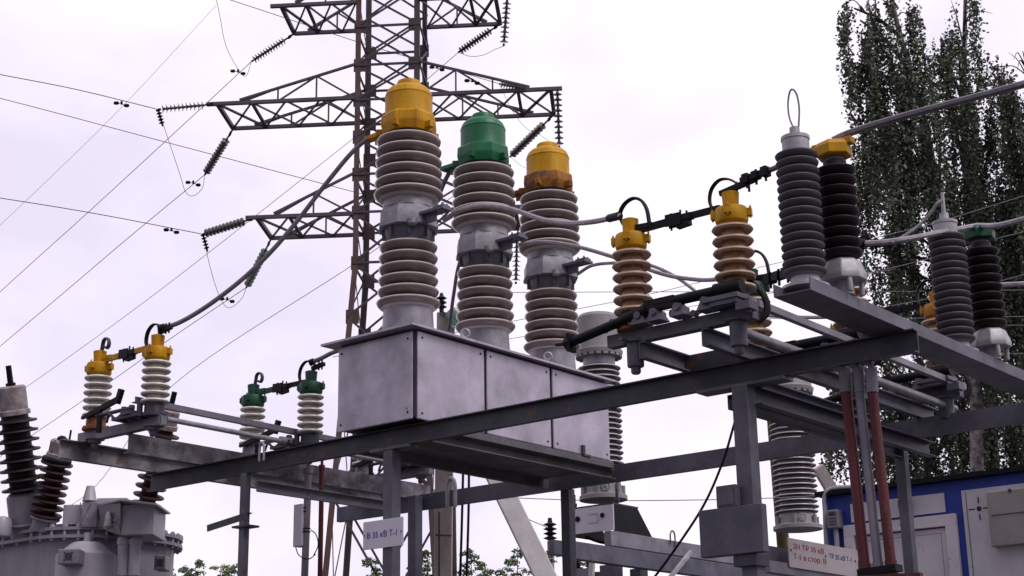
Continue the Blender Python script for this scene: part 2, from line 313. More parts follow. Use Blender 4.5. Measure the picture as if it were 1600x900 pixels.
def column(x, y, cm, cm2, lx, pm=PORC, term='left'):
    z0 = 3.90
    q = MB(); q.lathe([(.30, 0), (.30, .03), (.262, .035), (.245, .34), (.20, .36)], (x, y, z0), n=40)
    for k in range(8):
        a = k*math.pi/4+.3; q.cyl((x+.28*math.cos(a), y+.28*math.sin(a), z0+.03), (x+.28*math.cos(a), y+.28*math.sin(a), z0+.06), .018, n=6)
    q.build('column_base', ALU, cb)
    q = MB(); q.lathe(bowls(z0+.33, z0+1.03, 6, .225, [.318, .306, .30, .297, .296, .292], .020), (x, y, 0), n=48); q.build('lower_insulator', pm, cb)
    # neck and octagonal mid flange
    q = MB(); q.lathe([(.20, z0+1.0), (.22, z0+1.03), (.235, z0+1.10), (.245, z0+1.17), (.16, z0+1.19)], (x, y, 0), n=40)
    for k in range(8):
        a = k*math.pi/4; c_, s_ = math.cos(a), math.sin(a); q.obox((x+.235*c_, y+.235*s_, z0+1.12), (.03*c_, .03*s_, 0), (-.008*s_, .008*c_, 0), (0, 0, .06))
    q.build('lower_collar', STEEL, cb)
    q = MB(); q.lathe([(.31, z0+1.165), (.318, z0+1.17), (.318, z0+1.20)], (x, y, 0), n=8, smooth=False, rot=math.pi/8)
    q.lathe([(.306, z0+1.204), (.306, z0+1.32), (.262, z0+1.40)], (x, y, 0), n=8, smooth=False, rot=math.pi/8)
    q.lathe([(.262, z0+1.38), (.252, z0+1.50), (.22, z0+1.52)], (x, y, 0), n=40)
    q.lathe([(.05, 0), (.05, .05), (.03, .07)], (x-.18, y-.22, z0+1.20), (0, 0, -1), 12)
    mf = q.build('mid_flange', ALU, cb)
    # lateral terminal pad, towards -y
    q = MB(); tx = x-.06
    q.obox((tx, y-.42, z0+1.26), (.075, 0, 0), (0, .16, 0), (0, 0, .013)); q.obox((tx, y-.34, z0+1.21), (.012, 0, 0), (0, .09, 0), (0, 0, .045)); q.obox((tx, y-.50, z0+1.285), (.05, 0, 0), (0, .07, 0), (0, 0, .012))
    for i in (-1, 1):
        for j in (-1, 1): q.cyl((tx+i*.035, y-.50+j*.04, z0+1.235), (tx+i*.035, y-.50+j*.04, z0+1.32), .01, n=6)
    q.build('terminal', STEEL, mf)
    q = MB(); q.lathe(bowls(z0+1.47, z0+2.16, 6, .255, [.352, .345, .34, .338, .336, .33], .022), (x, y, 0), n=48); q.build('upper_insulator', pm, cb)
    z1 = z0+2.15
    q = MB(); q.lathe([(.22, z1-.02), (.245, z1), (.25, z1+.05), (.20, z1+.06)], (x, y, 0), n=40); q.build('neck_ring', BLACK, cb)
    cap = MB()
    cap.lathe([(.250, z1+.03), (.272, z1+.04), (.296, z1+.12), (.298, z1+.14), (.292, z1+.225), (.262, z1+.25)], (x, y, 0), n=8, smooth=False, rot=.25)
    for k in range(5):
        a = rad(-20+72*k); c_, s_ = math.cos(a), math.sin(a)
        cap.obox((x+.285*c_, y+.285*s_, z1+.09), (.05*c_, .05*s_, 0), (-.03*s_, .03*c_, 0), (0, 0, .035))
    co = cap.build('cap_flange', cm2, cb, bevel=.006)
    q = MB(); q.lathe([(.25, z1+.24), (.245, z1+.26), (.244, z1+.455), (.2475, z1+.46), (.2475, z1+.467), (.242, z1+.474), (.237, z1+.500), (.223, z1+.528), (.198, z1+.553), (.165, z1+.570), (.129, z1+.579), (.126, z1+.618), (.117, z1+.640), (.085, z1+.652), (.04, z1+.657), (0, z1+.658)], (x, y, 0), n=44)
    q.build('dome_cap', cm, cb)
    q = MB(); q.obox((x-.02, y+.40, z1+.15), (.05, 0, 0), (0, .17, 0), (0, 0, .02)); q.obox((x-.02, y+.35, z1+.11), (.012, 0, 0), (0, .10, 0), (0, 0, .05)); q.build('terminal', cm2, co)
CX = [10.94, 12.12, 13.26]; CY = 10.22
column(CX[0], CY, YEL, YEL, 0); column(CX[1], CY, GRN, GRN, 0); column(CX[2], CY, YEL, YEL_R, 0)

# ================================================================== DISCONNECTORS
def disconnector(kind, capm, porc, basem, label, group, loc):
    """one pole: rail along y, origin under the rail's middle; +y insulator is the far one"""
    t = thing('disconnector_pole', (0, 0, 0), label, 'disconnector', group)
    hs = .48; K = .10 if kind == 'R' else 0.; rs_ = .163 if kind == 'R' else .148
    q = MB(); q.chan((.045, -.64, .05), (.045, .72, .05), .10, .05, .008, side=1)
    q.chan((-.045, -.64, .05), (-.045, .72, .05), .10, .05, .008, side=-1); q.box(-.05, .05, -.64, -.60, .01, .09)
    q.build('base_rail', STEEL if kind == 'R' else STEEL_L, t)
    for s in (-1, 1):
        y = s*hs
        bz = -.19 if kind == 'R' else -.03
        q = MB(); q.lathe([(.065, bz), (.068, bz+.01), (.068, .0), (.10, .005), (.10, .02)], (0, y, 0), n=20); q.lathe([(.03, bz-.06), (.04, bz-.045), (.04, bz)], (0, y, 0), n=6, smooth=False); q.build('bearing', STEEL, t)
        q = MB(); bm_ = basem if s == 1 else STEEL_D
        q.lathe([(.13, .10), (.14, .105), (.14, .13), (.105, .15), (.10, .235), (.09, .24)], (0, y, 0), n=24)
        for k in range(4):
            a = k*math.pi/2+.78; q.cyl((.12*math.cos(a), y+.12*math.sin(a), .10), (.12*math.cos(a), y+.12*math.sin(a), .155), .013, n=6)
        q.build('insulator_base', bm_, t)
        q = MB(); q.lathe((sheds(.225, .70+K, 6, .085, rs_, .015, .42) if kind == 'L' else sheds(.225, .70+K, 6, .09, rs_, .018, .55)), (0, y, 0), n=32)
        ins = q.build('insulator', porc, t)
        q = MB(); q.lathe([(.085, .68), (.09, .69), (.125, .705), (.13, .72), (.13, .80), (.122, .82), (.07, .825)], (0, y, 0), n=24)
        for k in range(4):
            a = k*math.pi/2+.35; c_, s_ = math.cos(a), math.sin(a)
            q.obox((.14*c_, y+.14*s_, .775), (.022*c_, .022*s_, 0), (-.028*s_, .028*c_, 0), (0, 0, .03)); q.cyl((.15*c_, y+.15*s_, .73), (.15*c_, y+.15*s_, .83), .009, n=6)
        q.lathe([(.06, .82), (.062, .83), (.066, .90), (.07, .95), (.045, .96)], (0, y, 0), n=20)
        q.lift(K); q.build('cap', capm, ins)
        q = MB()
        # curled flexible strap over the cap
        if s == 1 and kind == 'R': pts = [(.0, y+.07, .93), (.0, y+.10, 1.02), (.0, y+.05, 1.10), (0, y-.04, 1.13), (0, y-.12, 1.09), (0, y-.17, 1.0), (0, y-.19, .87)]
        elif s == 1: pts = [(.0, y-.02, .93), (.0, y-.035, 1.00), (.0, y-.05, 1.06), (0, y-.09, 1.08), (0, y-.13, 1.06), (0, y-.145, 1.01), (0, y-.12, .97), (0, y-.07, .99)]
        else: pts = [(.0, y+.15, .82), (.0, y+.19, .92), (.0, y+.17, 1.02), (0, y+.10, 1.08), (0, y+.02, 1.075), (0, y-.05, 1.03), (0, y-.08, .98)]
        q.tube(spline(pts), .026, 8, (1, 0, 0), flat=.35 if s == -1 else .5)
        q.lift(K); q.build('flexible_strap', BLACK if kind == 'R' or s == -1 else STEEL_D, ins)
    # contact arms meeting in the middle with a bolted clamp
    q = MB(); q.bar((0, hs-.08, .845), (0, .06, .85), .035, .055); q.bar((0, hs-.06, .87), (0, hs-.22, .86), .05, .04); q.lift(K); q.build('contact_arm', capm if kind == 'L' else BLACK, t)
    q = MB(); q.bar((0, -hs+.1, .85), (0, -.06, .852), .035, .05); q.lift(K); q.build('contact_arm', BLACK if capm is not YEL or kind == 'R' else YEL, t)
    q = MB()
    q.bar((-.028, -.03, .845), (-.028, .12, .85), .012, .10); q.bar((.028, -.03, .845), (.028, .12, .85), .012, .10); q.bar((0, -.10, .80), (0, .02, .79), .05, .045)
    for dy, h_ in ((-.06, .91), (.0, .93), (.09, .92)): q.cyl((.015, dy, .775), (.015, dy, h_), .009, n=6)
    q.bar((0, -.12, .85), (0, .12, .85), .06, .05); q.lift(K); q.build('contact_clamp', BLACK, t)
    # line clamp on top of the near cap
    q = MB(); y = -hs
    if kind == 'L': q.bar((0, y-.02, .985), (0, y-.20, 1.01), .05, .04); q.cyl((0, y-.12, .95), (0, y-.12, 1.06), .01, n=6); q.cyl((0, y-.17, .95), (0, y-.17, 1.06), .01, n=6)
    else:
        q.bar((0, y+.09, .965), (0, y-.24, 1.015), .045, .04)
        for dy in (-.05, -.16): q.cyl((.02, y+dy, .93), (.02, y+dy, 1.04), .010, n=6)
    q.lift(K); q.build('line_clamp', BLACK, t)
    # earthing gear on the rail
    q = MB()
    if kind == 'R':
        q.cyl((-.14, .30, .20), (-.14, 1.02, .08), .040, n=14); q.cyl((-.14, .25, .21), (-.14, .46, .17), .055, n=14)
        q.cyl((-.14, -.56, .235), (-.14, .16, .235), .043, n=14); q.box(-.18, -.10, -.02, .26, .19, .275); q.cyl((-.14, -.62, .24), (-.14, -.38, .24), .055, n=14)
        q.cyl((-.14, 1.0, .08), (-.14, 1.06, .07), .055, n=10); q.bar((-.14, 1.05, .075), (-.14, 1.17, .085), .03, .02)
        q.box(-.19, -.09, 1.0, 1.03, .0, .15)
        q.build('earthing_blade', BLACK, t)
        for yy in (-.30, -.05, .17, .32):
            q = MB(); q.add([(-.19, yy-.07, .10), (-.05, yy-.07, .10), (-.05, yy+.07, .10), (-.19, yy+.07, .10), (-.17, yy-.03, .20), (-.11, yy-.03, .20), (-.11, yy+.03, .20), (-.17, yy+.03, .20)], [(3, 2, 1, 0), (4, 5, 6, 7), (0, 1, 5, 4), (1, 2, 6, 5), (2, 3, 7, 6), (3, 0, 4, 7)])
            q.cyl((-.20, yy, .17), (-.04, yy, .17), .03, n=12); q.build('hinge_bracket', STEEL, t)
        for yy, L2 in ((-.44, .17), (.02, .12), (.40, .15)): q = MB(); q.cyl((-L2, yy, .14), (.12, yy, .14), .022, n=12); q.cyl((-L2-.02, yy, .14), (-L2+.01, yy, .14), .036, n=8); q.build('pivot_shaft', STEEL_D, t)
        q = MB(); q.bar((-.10, .42, .13), (-.10, .62, .19), .02, .045); q.bar((-.10, .62, .19), (-.10, .70, .12), .02, .04); q.cyl((-.13, .62, .19), (-.06, .62, .19), .018, n=8); q.build('crank', STEEL, t)
        q = MB(); q.bar((-.07, -.50, .19), (-.07, -.12, .115), .02, .035); q.cyl((-.10, -.47, .19), (-.04, -.47, .19), .03, n=10); q.cyl((-.10, -.14, .12), (-.04, -.14, .12), .025, n=10); q.build('crank', STEEL_L, t)
        q = MB(); q.box(-.19, -.06, -.70, -.58, .04, .10); q.cyl((-.13, -.66, .02), (-.13, -.66, .13), .02, n=6); q.build('end_bracket', STEEL, t)
        q = MB(); q.tube(spline([(.08, -.60, .0), (.14, -.66, .08), (.14, -.64, .22), (.12, -.55, .34), (.10, -.50, .42)]), .028, 8, flat=.5); q.build('earth_strap', BLACK, t)
        q = MB(); q.tube(spline([(-.10, .38, .12), (-.12, .45, .16), (-.08, .52, .12), (-.1, .60, .15)]), .02, 8); q.build('spring', STEEL_D, t)
        q = MB(); q.box(-.22, -.02, -.62, -.30, .14, .175); q.box(-.20, -.03, -.60, -.36, .105, .142); q.build('guide_plate', STEEL, t)
    else:
        q.bar((-.16, .42, .22), (-.16, -.12, .33), .045, .05); q.bar((-.16, -.08, .28), (-.16, -.14, .42), .05, .05); q.bar((-.16, .20, .02), (-.16, .20, .26), .04, .04)
        q.bar((-.16, .50, .215), (-.16, .30, .235), .03, .03)
        q.build('earthing_blade', BLACK, t)
        q = MB(); q.cyl((-.16, -.35, .20), (-.16, .25, .20), .02); q.build('hinge_shaft', STEEL_D, t)
        q = MB(); q.box(-.20, .1, -.45, -.05, .10, .13); q.box(-.22, .06, -.36, -.22, .128, .17); q.build('guide_plate', STEEL_D, t)
        for yy in (-.4, -.27, -.15): q = MB(); q.cyl((-.12, yy, .08), (-.12, yy, .24), .03, n=10); q.build('pivot', STEEL_D, t)
        q = MB(); q.tube(spline([(-.18, .05, .1), (-.2, -.02, .17), (-.18, -.1, .12), (-.15, -.2, .19)]), .014, 8); q.build('spring', STEEL_D, t)
    t.location = loc
    return t
LX = [9.70, 11.84, 13.66]; LY = 13.02; LZ = 3.205
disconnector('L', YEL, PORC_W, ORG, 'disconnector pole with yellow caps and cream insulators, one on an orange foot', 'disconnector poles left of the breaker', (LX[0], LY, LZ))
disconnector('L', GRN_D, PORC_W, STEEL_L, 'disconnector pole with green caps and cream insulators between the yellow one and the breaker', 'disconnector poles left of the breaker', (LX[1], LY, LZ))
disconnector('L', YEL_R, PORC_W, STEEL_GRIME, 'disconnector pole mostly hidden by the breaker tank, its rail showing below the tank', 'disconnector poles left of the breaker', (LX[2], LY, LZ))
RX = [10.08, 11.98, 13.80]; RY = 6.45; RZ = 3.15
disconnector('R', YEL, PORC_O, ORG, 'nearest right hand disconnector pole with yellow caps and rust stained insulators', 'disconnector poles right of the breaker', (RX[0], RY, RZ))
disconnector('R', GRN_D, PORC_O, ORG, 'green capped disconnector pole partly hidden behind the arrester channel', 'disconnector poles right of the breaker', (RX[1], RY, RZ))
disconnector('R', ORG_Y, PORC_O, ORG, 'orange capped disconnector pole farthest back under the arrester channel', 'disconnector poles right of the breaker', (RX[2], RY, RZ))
# interphase rods
def rod(name, fn, m, label, cat, origin, **k):
    q = MB(); fn(q); o = q.build(name, m, None, origin=origin, **k); tag(o, label, cat); return o
rod('linkage_bar', lambda q: q.angle((9.55, 12.66, 3.46), (13.6, 12.66, 3.44), .06, .008, 1, 1), STEEL_L, 'flat pale linkage bar above the left disconnectors', 'linkage bar', (11, 12.66, 3.45))
rod('linkage_tube', lambda q: (q.cyl((9.75, 12.70, 3.36), (13.6, 12.70, 3.34), .028, n=16), q.cyl((11.55, 12.70, 3.36), (11.68, 12.70, 3.36), .04, n=16), q.box(11.66, 11.72, 12.66, 12.74, 3.16, 3.40)), ALU_L, 'round silver linkage tube just below the flat bar by the left disconnectors', 'linkage tube', (11, 12.7, 3.35))
rod('linkage_bar', lambda q: q.angle((10.0, 5.86, 3.29), (14.1, 5.86, 3.27), .055, .008, 1, 1), STEEL_L, 'thin pale angle bar linking the right disconnectors below the arrester channel', 'linkage bar', (12, 5.86, 3.28))
rod('linkage_tube', lambda q: (q.cyl((10.1, 5.98, 3.09), (14.0, 5.98, 3.09), .038, n=16),), ALU, 'round grey linkage tube running back from the near right disconnector', 'linkage tube', (12, 5.98, 3.09))

# ================================================================== ARRESTERS AND POST INSULATORS
def arrester(x, y, label, loop):
    z0 = 3.1
    t = thing('surge_arrester', (x, y, z0), label, 'surge arrester', 'surge arresters on the cantilever channel')
    q = MB(); q.lathe([(.17, z0), (.17, z0+.02), (.11, z0+.025), (.10, z0+.12), (.07, z0+.125)], (x, y, 0), n=32); q.build('base', ALU_L, t)
    n = 15; rs = [.155 for i in range(n)]
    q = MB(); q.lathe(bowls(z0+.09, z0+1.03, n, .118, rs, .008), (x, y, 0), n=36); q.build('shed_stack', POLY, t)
    q = MB(); z0 -= .135; q.lathe([(.08, z0+1.15), (.098, z0+1.155), (.098, z0+1.255), (.104, z0+1.26), (.104, z0+1.285), (.04, z0+1.29), (.036, z0+1.36)], (x, y, 0), n=28); top = q.build('head', ALU_L, t)
    if loop:
        q = MB(); q.tube(spline([(x, y, z0+1.34), (x-.01, y+.03, z0+1.45), (x, y+.035, z0+1.58), (x, y+.005, z0+1.66), (x, y-.035, z0+1.62), (x, y-.05, z0+1.5), (x, y-.035, z0+1.36)]), .007, 6); q.build('wire_loop', STEEL_L, top)
    else:
        q = MB(); q.cyl((x, y, z0+1.34), (x+.01, y, z0+1.55), .018, .014, 10); q.build('stud', ALU_L, top)
    return t
arrester(9.50, 5.06, 'grey ribbed surge arrester with a wire loop on its head, at the channel tip', True)
arrester(12.02, 5.06, 'grey ribbed surge arrester with a plain stud, standing in front of the birches', False)
def post_ins(x, y, capm, label, bright):
    z0 = 3.1
    t = thing('post_insulator', (x, y, z0), label, 'post insulator', 'dark post insulators on the cantilever channel')
    q = MB()
    for sx in (-1, 1):
        for sy in (-1, 1): q.cyl((x+sx*.09, y+sy*.09, z0), (x+sx*.09, y+sy*.09, z0+.17), .02, n=10)
    q.cyl((x, y, z0), (x, y, z0+.15), .07, n=16)
    q.lathe([(.16, z0+.10), (.165, z0+.11), (.165, z0+.15), (.13, z0+.245), (.10, z0+.265)], (x, y, 0), n=8, smooth=False, rot=.39); q.build('foot', ALU_L, t, bevel=.006)
    q = MB(); q.lathe(bowls(z0+.27, z0+.98, 9, .095, .150, .010), (x, y, 0), n=32); q.cyl((x, y, z0+.24), (x, y, z0+1.02), .085, n=24); q.build('shed_stack', PORC_D, t)
    z0 -= .12; q = MB(); q.lathe([(.07, z0+1.10), (.07, z0+1.2)], (x, y, 0), n=20); q.build('collar', STEEL, t)
    q = MB(); q.lathe([(.10, z0+1.17), (.135, z0+1.18), (.14, z0+1.25), (.12, z0+1.285)], (x, y, 0), n=6, smooth=False, rot=.2); q.box(x-.04, x+.04, y-.16, y+.16, z0+1.25, z0+1.30); q.build('cap', capm, t, bevel=.006)
    return t
post_ins(9.83, 4.93, YEL, 'dark brown post insulator with a yellow cap behind the looped arrester', 1)
post_ins(12.42, 4.93, GRN_D, 'dark brown post insulator with a green cap behind the plain stud arrester', 0)

# ================================================================== HEAVY CONDUCTORS
def cable(pts, r, m, label, name='conductor', cat='conductor', n=7, clamp=()):
    P = spline(pts, 7); q = MB(); q.tube(P, r, n); o = q.build(name, m, None, origin=P[0]); tag(o, label, cat)
    for i in clamp:
        j = 0 if i == 0 else len(P)-1; k = 3 if i == 0 else -4
        c_ = MB(); c_.cyl(P[j], P[k], r*1.45, n=10); c_.build('clamp', BLACK, o)
    return o
def path(pp, d0, d1): return [ad(x, y, d0+(d1-d0)*i/(len(pp)-1)) for i, (x, y) in enumerate(pp)]
def capP(x, y, z): return V(x, y, z)
dc = [dep((c, CY, 5)) for c in CX]
dl = [dep((x, LY-.52, 4.1)) for x in LX]; drn = [dep((x, RY-.52, 4.1)) for x in RX]; drf = [dep((x, RY+.52, 4.1)) for x in RX]
cable(path([(592, 208), (573, 218), (548, 240), (510, 286), (470, 338), (430, 386), (390, 426), (350, 459), (310, 487), (275, 506), (246, 513)], dep((CX[0], CY+.55, 6.2)), dl[0]), .025, CABLE, 'thick grey conductor sweeping down from the near yellow breaker cap to the left yellow disconnector', clamp=(1,))
cable(path([(706, 262), (688, 300), (662, 380), (630, 470), (585, 525), (548, 541), (520, 551), (500, 561), (484, 567)], dep((CX[1], CY+.55, 6.2)), dl[1]), .026, CABLE, 'grey conductor emerging behind the tank to the green disconnector cap', clamp=(1,))
cable(path([(812, 298), (780, 322), (745, 360), (719, 408), (709, 460), (702, 510), (690, 575), (672, 615)], dep((CX[2], CY+.55, 6.2)), dl[2]), .022, CABLE, 'grey conductor dropping behind the breaker from the rusty yellow cap', clamp=())
cable(path([(694, 343), (720, 328), (758, 321), (800, 327), (848, 343), (890, 349), (930, 346), (968, 337)], dep((CX[0], CY-.5, 5.1)), drf[0]), .024, CABLE_L, 'pale conductor from the near breaker column to the near right yellow cap', clamp=(1,))
cable(path([(812, 383), (850, 378), (900, 385), (960, 402), (1035, 428), (1080, 436), (1115, 437), (1172, 428)], dep((CX[1], CY-.5, 5.1)), drf[1]), .021, CABLE_L, 'pale conductor from the middle breaker column passing behind the first right insulator')
cable(path([(903, 428), (925, 415), (960, 411), (1010, 413), (1055, 432), (1098, 464), (1120, 482), (1160, 490), (1209, 494), (1278, 496), (1330, 492)], dep((CX[2], CY-.5, 5.1)), drf[2]), .019, CABLE_L, 'pale conductor from the far breaker column dipping behind the black blades')
y1 = dep((10.02, 4.93, 4.3))
cable([ax(1196, 268, 10.08), ax(1212, 262, 10.06), ax(1240, 248, 10.04), V(9.83, 4.95, 4.29)], .022, CABLE, 'short conductor passing behind the looped arrester to the yellow post cap')
cable([V(9.83, 4.93, 4.29), ay(1330, 207, 4.80), ay(1400, 185, 4.45), ay(1500, 158, 4.0), ay(1605, 130, 3.5), ay(1750, 88, 3.1)], .028, CABLE, 'thick grey conductor rising to the right from the yellow post cap across the birches')
cable([ay(1335, 381, 5.6), ay(1375, 379, 5.4), ay(1420, 373, 5.2), ay(1465, 364, 5.05), V(12.42, 4.93, 4.29)], .024, CABLE_L, 'pale conductor running level to the green post cap', clamp=(0,))
cable([V(12.42, 4.93, 4.29), ay(1560, 352, 4.6), ay(1610, 340, 4.3), ay(1750, 305, 3.6)], .024, CABLE_L, 'pale conductor leaving the green post cap to the right')
cable([ay(1392, 380, 5.3), ay(1415, 367, 5.25), ay(1438, 350, 5.2), ay(1456, 330, 5.12), ay(1464, 318, 5.08), V(12.03, 5.06, 4.45)], .014, CABLE, 'thin lead curving up to the stud of the second arrester', name='arrester_lead', cat='cable')
cable([ay(1480, 478, 5.8), ay(1520, 452, 5.5), ay(1560, 446, 5.2), ay(1610, 443, 4.9), ay(1720, 436, 4.5)], .024, CABLE_L, 'pale level conductor at the right edge behind the green capped post insulator')
# bolted clamps
def bolted(A_, B_, label, n):
    q = MB(); q.bar(A_, B_, .045, .045); d_ = B_-A_
    for k in range(n):
        p = A_+d_*(k+.6)/n; L2 = d_/n*.30; q.bar(p-L2, p+L2, .07, .06 if k % 2 else .075); q.cyl(p-V(0, 0, .075), p+V(0, 0, .05), .010, n=6)
    tag(q.build('bolted_clamp', BLACK, None, origin=A_), label, 'clamp')
bolted(ax(1158, 283, 10.08), ax(1202, 266, 10.06), 'black bolted clamp reaching from the near yellow cap to the looped arrester', 3)
bolted(ay(1335, 382, 5.75), ay(1398, 379, 5.4), 'black bolted clamp in front of the birches beside the green disconnector cap', 3)
bolted(ay(1196, 438, 5.6), ay(1236, 424, 5.2), 'short black clamp between the near right disconnector and the arrester channel tip', 3)

# ================================================================== INSTRUMENT TRANSFORMERS
def instrument(x, y, zb, hs, s, label, n=22):
    t = thing('instrument_transformer', (x, y, zb), label, 'instrument transformer', 'instrument transformers behind the frame')
    q = MB(); q.lathe([(.30*s, zb), (.30*s, zb+.05), (.24*s, zb+.08), (.225*s, zb+.20), (.21*s, zb+.24)], (x, y, 0), n=32)
    for k in range(6):
        a = k*math.pi/3+.4; q.cyl((x+.26*s*math.cos(a), y+.26*s*math.sin(a), zb+.02), (x+.26*s*math.cos(a), y+.26*s*math.sin(a), zb+.19), .03, n=8)
    q.torus((x-.2*s, y-.18*s, zb+.14), .05, .012, (-1, -1, 0)); q.build('base_casting', CTHEAD, t)
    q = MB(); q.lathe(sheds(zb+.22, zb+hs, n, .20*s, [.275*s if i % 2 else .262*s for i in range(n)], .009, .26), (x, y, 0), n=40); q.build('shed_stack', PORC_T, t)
    q = MB(); q.lathe([(.19*s, zb+hs-.01), (.205*s, zb+hs), (.205*s, zb+hs+.14*s), (.26*s, zb+hs+.15*s)], (x, y, 0), n=32); q.build('neck', ALU_L, t)
    q = MB(); z = zb+hs+.12*s; q.lathe([(.24*s, z), (.30*s, z+.01), (.31*s, z+.06), (.292*s, z+.07), (.285*s, z+.10), (.275*s, z+.50*s), (.24*s, z+.545*s), (0, z+.58*s)], (x, y, 0), n=36)
    for k in range(20):
        a = k*math.pi/10; q.obox((x+.285*s*math.cos(a), y+.285*s*math.sin(a), z+.01), (.012*math.cos(a), .012*math.sin(a), 0), (-.03*math.sin(a), .03*math.cos(a), 0), (0, 0, .03))
    q.build('head', CTHEAD, t)
    q = MB(); a = rad(-62); c_, s_ = math.cos(a), math.sin(a); q.cyl((x+.26*s*c_, y+.26*s*s_, z+.30*s), (x+.40*s*c_, y+.40*s*s_, z+.30*s), .05); q.obox((x+.38*s*c_, y+.38*s*s_, z+.33*s), (.03, 0, 0), (0, .03, 0), (0, 0, .1)); q.build('terminal', ALU_L, t)
    return t
CT1 = ax(943, 782, 15.8); CT2 = ay(1247, 828, 11.1)
instrument(CT1[0], CT1[1], CT1[2], 1.72, 1.0, 'grey round headed instrument transformer behind the right end of the breaker tank')
instrument(CT2[0], CT2[1], CT2[2], 1.86, 1.18, 'ribbed instrument transformer standing left of the blue kiosk corner')
# their stand
st = thing('equipment_stand', (CT1[0]+1.5, CT1[1], GZ), 'low grey steel stand of beams and posts under the two instrument transformers', 'equipment stand')
def P(px, py, Y): return ay(px, py, Y)
y0 = CT1[1]
q = MB(); a = P(944, 839, y0-.35); c_ = V(1, 0, 0); q.box(a[0]-.0, CT2[0]+1.3, y0-.45, y0-.35, a[2]-.11, a[2]+.07); q.build('beam', STEEL_L, st, bevel=.005)
q = MB(); a2 = P(892, 850, y0+.1); q.box(a2[0], CT2[0]+1.3, y0+.35, y0+.45, a[2]-.15, a[2]+.03); q.build('beam', STEEL, st, bevel=.005)
q = MB(); q.box(a[0]-.95, CT2[0]+1.0, y0-.62, y0-.50, a[2]-.36, a[2]-.16); q.build('lower_beam', STEEL, st, bevel=.005)
for px, w_ in ((955, .2), (998, .16)):
    p = P(px, 890, y0-.2); q = MB(); q.box(p[0]-w_/2, p[0]+w_/2, y0-.2-w_/2, y0-.2+w_/2, GZ, a[2]-.30); q.build('post', STEEL, st)
p = ay(1215, 890, y0-.2); q = MB(); q.box(p[0]-.15, p[0]+.15, y0-.35, y0-.05, GZ, a[2]-.2); q.build('post', STEEL, st)
p0_, p1_ = P(1080, 862, y0-.7), P(1045, 905, y0-.7); q = MB(); q.bar(p0_, p1_+(p1_-p0_)*1.5, .045, .045); q.build('brace', ALU_L, st)
q = MB(); h0 = P(1048, 850, y0-.47); q.tube(spline([h0, h0+V(0, 0, .12), h0+V(.05, 0, .17), h0+V(.10, 0, .12), h0+V(.10, 0, -.03)]), .011, 6); q.build('hook', STEEL, st)
# folded bracket under the first transformer
fb = thing('folded_bracket', (CT1[0], CT1[1], CT1[2]-.3), 'pale folded sheet bracket with two round holes under the round headed transformer', 'bracket')
pl = ax(892, 800, 15.45); pr = ax(957, 788, 15.45)
q = MB(); zt, zb_ = pr[2]+.0, pr[2]-.33
q.box(15.43, 15.45, pr[1]-.02, pl[1]+.05, zb_+.02, zt); q.build('face_plate', SIGN, fb, bevel=.004)
q = MB(); q.lathe([(.035, 0), (.035, .01)], (15.428, pl[1]-.12, zt-.13), (-1, 0, 0), 16); q.lathe([(.03, 0), (.03, .01)], (15.428, pr[1]+.14, zt-.12), (-1, 0, 0), 16); q.build('hole', BLACK, fb)
q = MB(); ym = (pl[1]+pr[1])/2-.02; q.box(15.427, 15.4295, ym-.09, ym+.06, zt-.20, zt-.196); q.box(15.427, 15.4295, ym-.09, ym-.086, zt-.196, zt-.09); q.box(15.427, 15.4295, ym-.086, ym+.06, zt-.094, zt-.09); q.build('embossed_frame', ALU, fb)
for yy in (pr[1]-.0, pl[1]+.03):
    q = MB(); q.add([(15.455, yy-.02, zb_), (16.25, yy-.02, zb_), (15.95, yy-.02, zt), (15.455, yy-.02, zt), (15.455, yy, zb_), (16.25, yy, zb_), (15.95, yy, zt), (15.455, yy, zt)], [(0, 1, 2, 3), (7, 6, 5, 4), (0, 4, 5, 1), (1, 5, 6, 2), (2, 6, 7, 3), (3, 7, 4, 0)]); q.build('side_plate', BLACK, fb)
q = MB(); q.box(15.43, 15.97, pr[1]-.02, pl[1]+.03, zt+.003, zt+.02); q.build('top_plate', STEEL_D, fb)
for yy in (pl[1]+.02, pr[1]):
    q = MB(); q.cyl((15.55, yy, zt+.02), (15.55, yy, zt+.20), .02, n=8); q.cyl((15.55, yy, zt+.05), (15.55, yy, zt+.09), .035, n=6); q.build('bolt', STEEL_D, fb)
q = MB(); q.tube(spline([(15.6, pl[1]-.1, zb_), (15.65, pl[1]-.35, zb_-.09), (15.7, pl[1]-.55, zb_-.05), (15.8, pr[1]+.1, zb_+.02)]), .02, 6); q.build('cable', BLACK, fb)

# ================================================================== SIGNS, BOX, PIPES ON THE FRAME
def letters(s, size, m, parent, origin, right, up_, name='lettering', depth=.002, bold=.0, xs_=1.):
    cu = bpy.data.curves.new('t', 'FONT'); cu.body = s; cu.size = size; cu.extrude = depth; cu.offset = bold; cu.space_character = 1.05
    o = bpy.data.objects.new('t', cu); C.objects.link(o); dg = bpy.context.evaluated_depsgraph_get(); me = bpy.data.meshes.new_from_object(o.evaluated_get(dg))
    bpy.data.objects.remove(o)
    r = nrm(right); u = nrm(up_); n_ = np.cross(r, u); co = np.empty(len(me.vertices)*3); me.vertices.foreach_get('co', co); co = co.reshape(-1, 3)
    o3 = np.zeros(3); p = parent
    while p is not None: o3 = o3+np.array(p.location); p = p.parent
    W = np.array(origin)+co[:, :1]*r*xs_+co[:, 1:2]*u+co[:, 2:]*n_-o3
    me.vertices.foreach_set('co', W.ravel()); me.update(); me.name = name; me.materials.clear(); me.materials.append(m)
    ob = bpy.data.objects.new(name, me); C.objects.link(ob); ob.parent = parent; return ob
xs1 = 10.58
c0 = ax(567.5, 815, xs1); c1 = ax(629.5, 808.5, xs1)
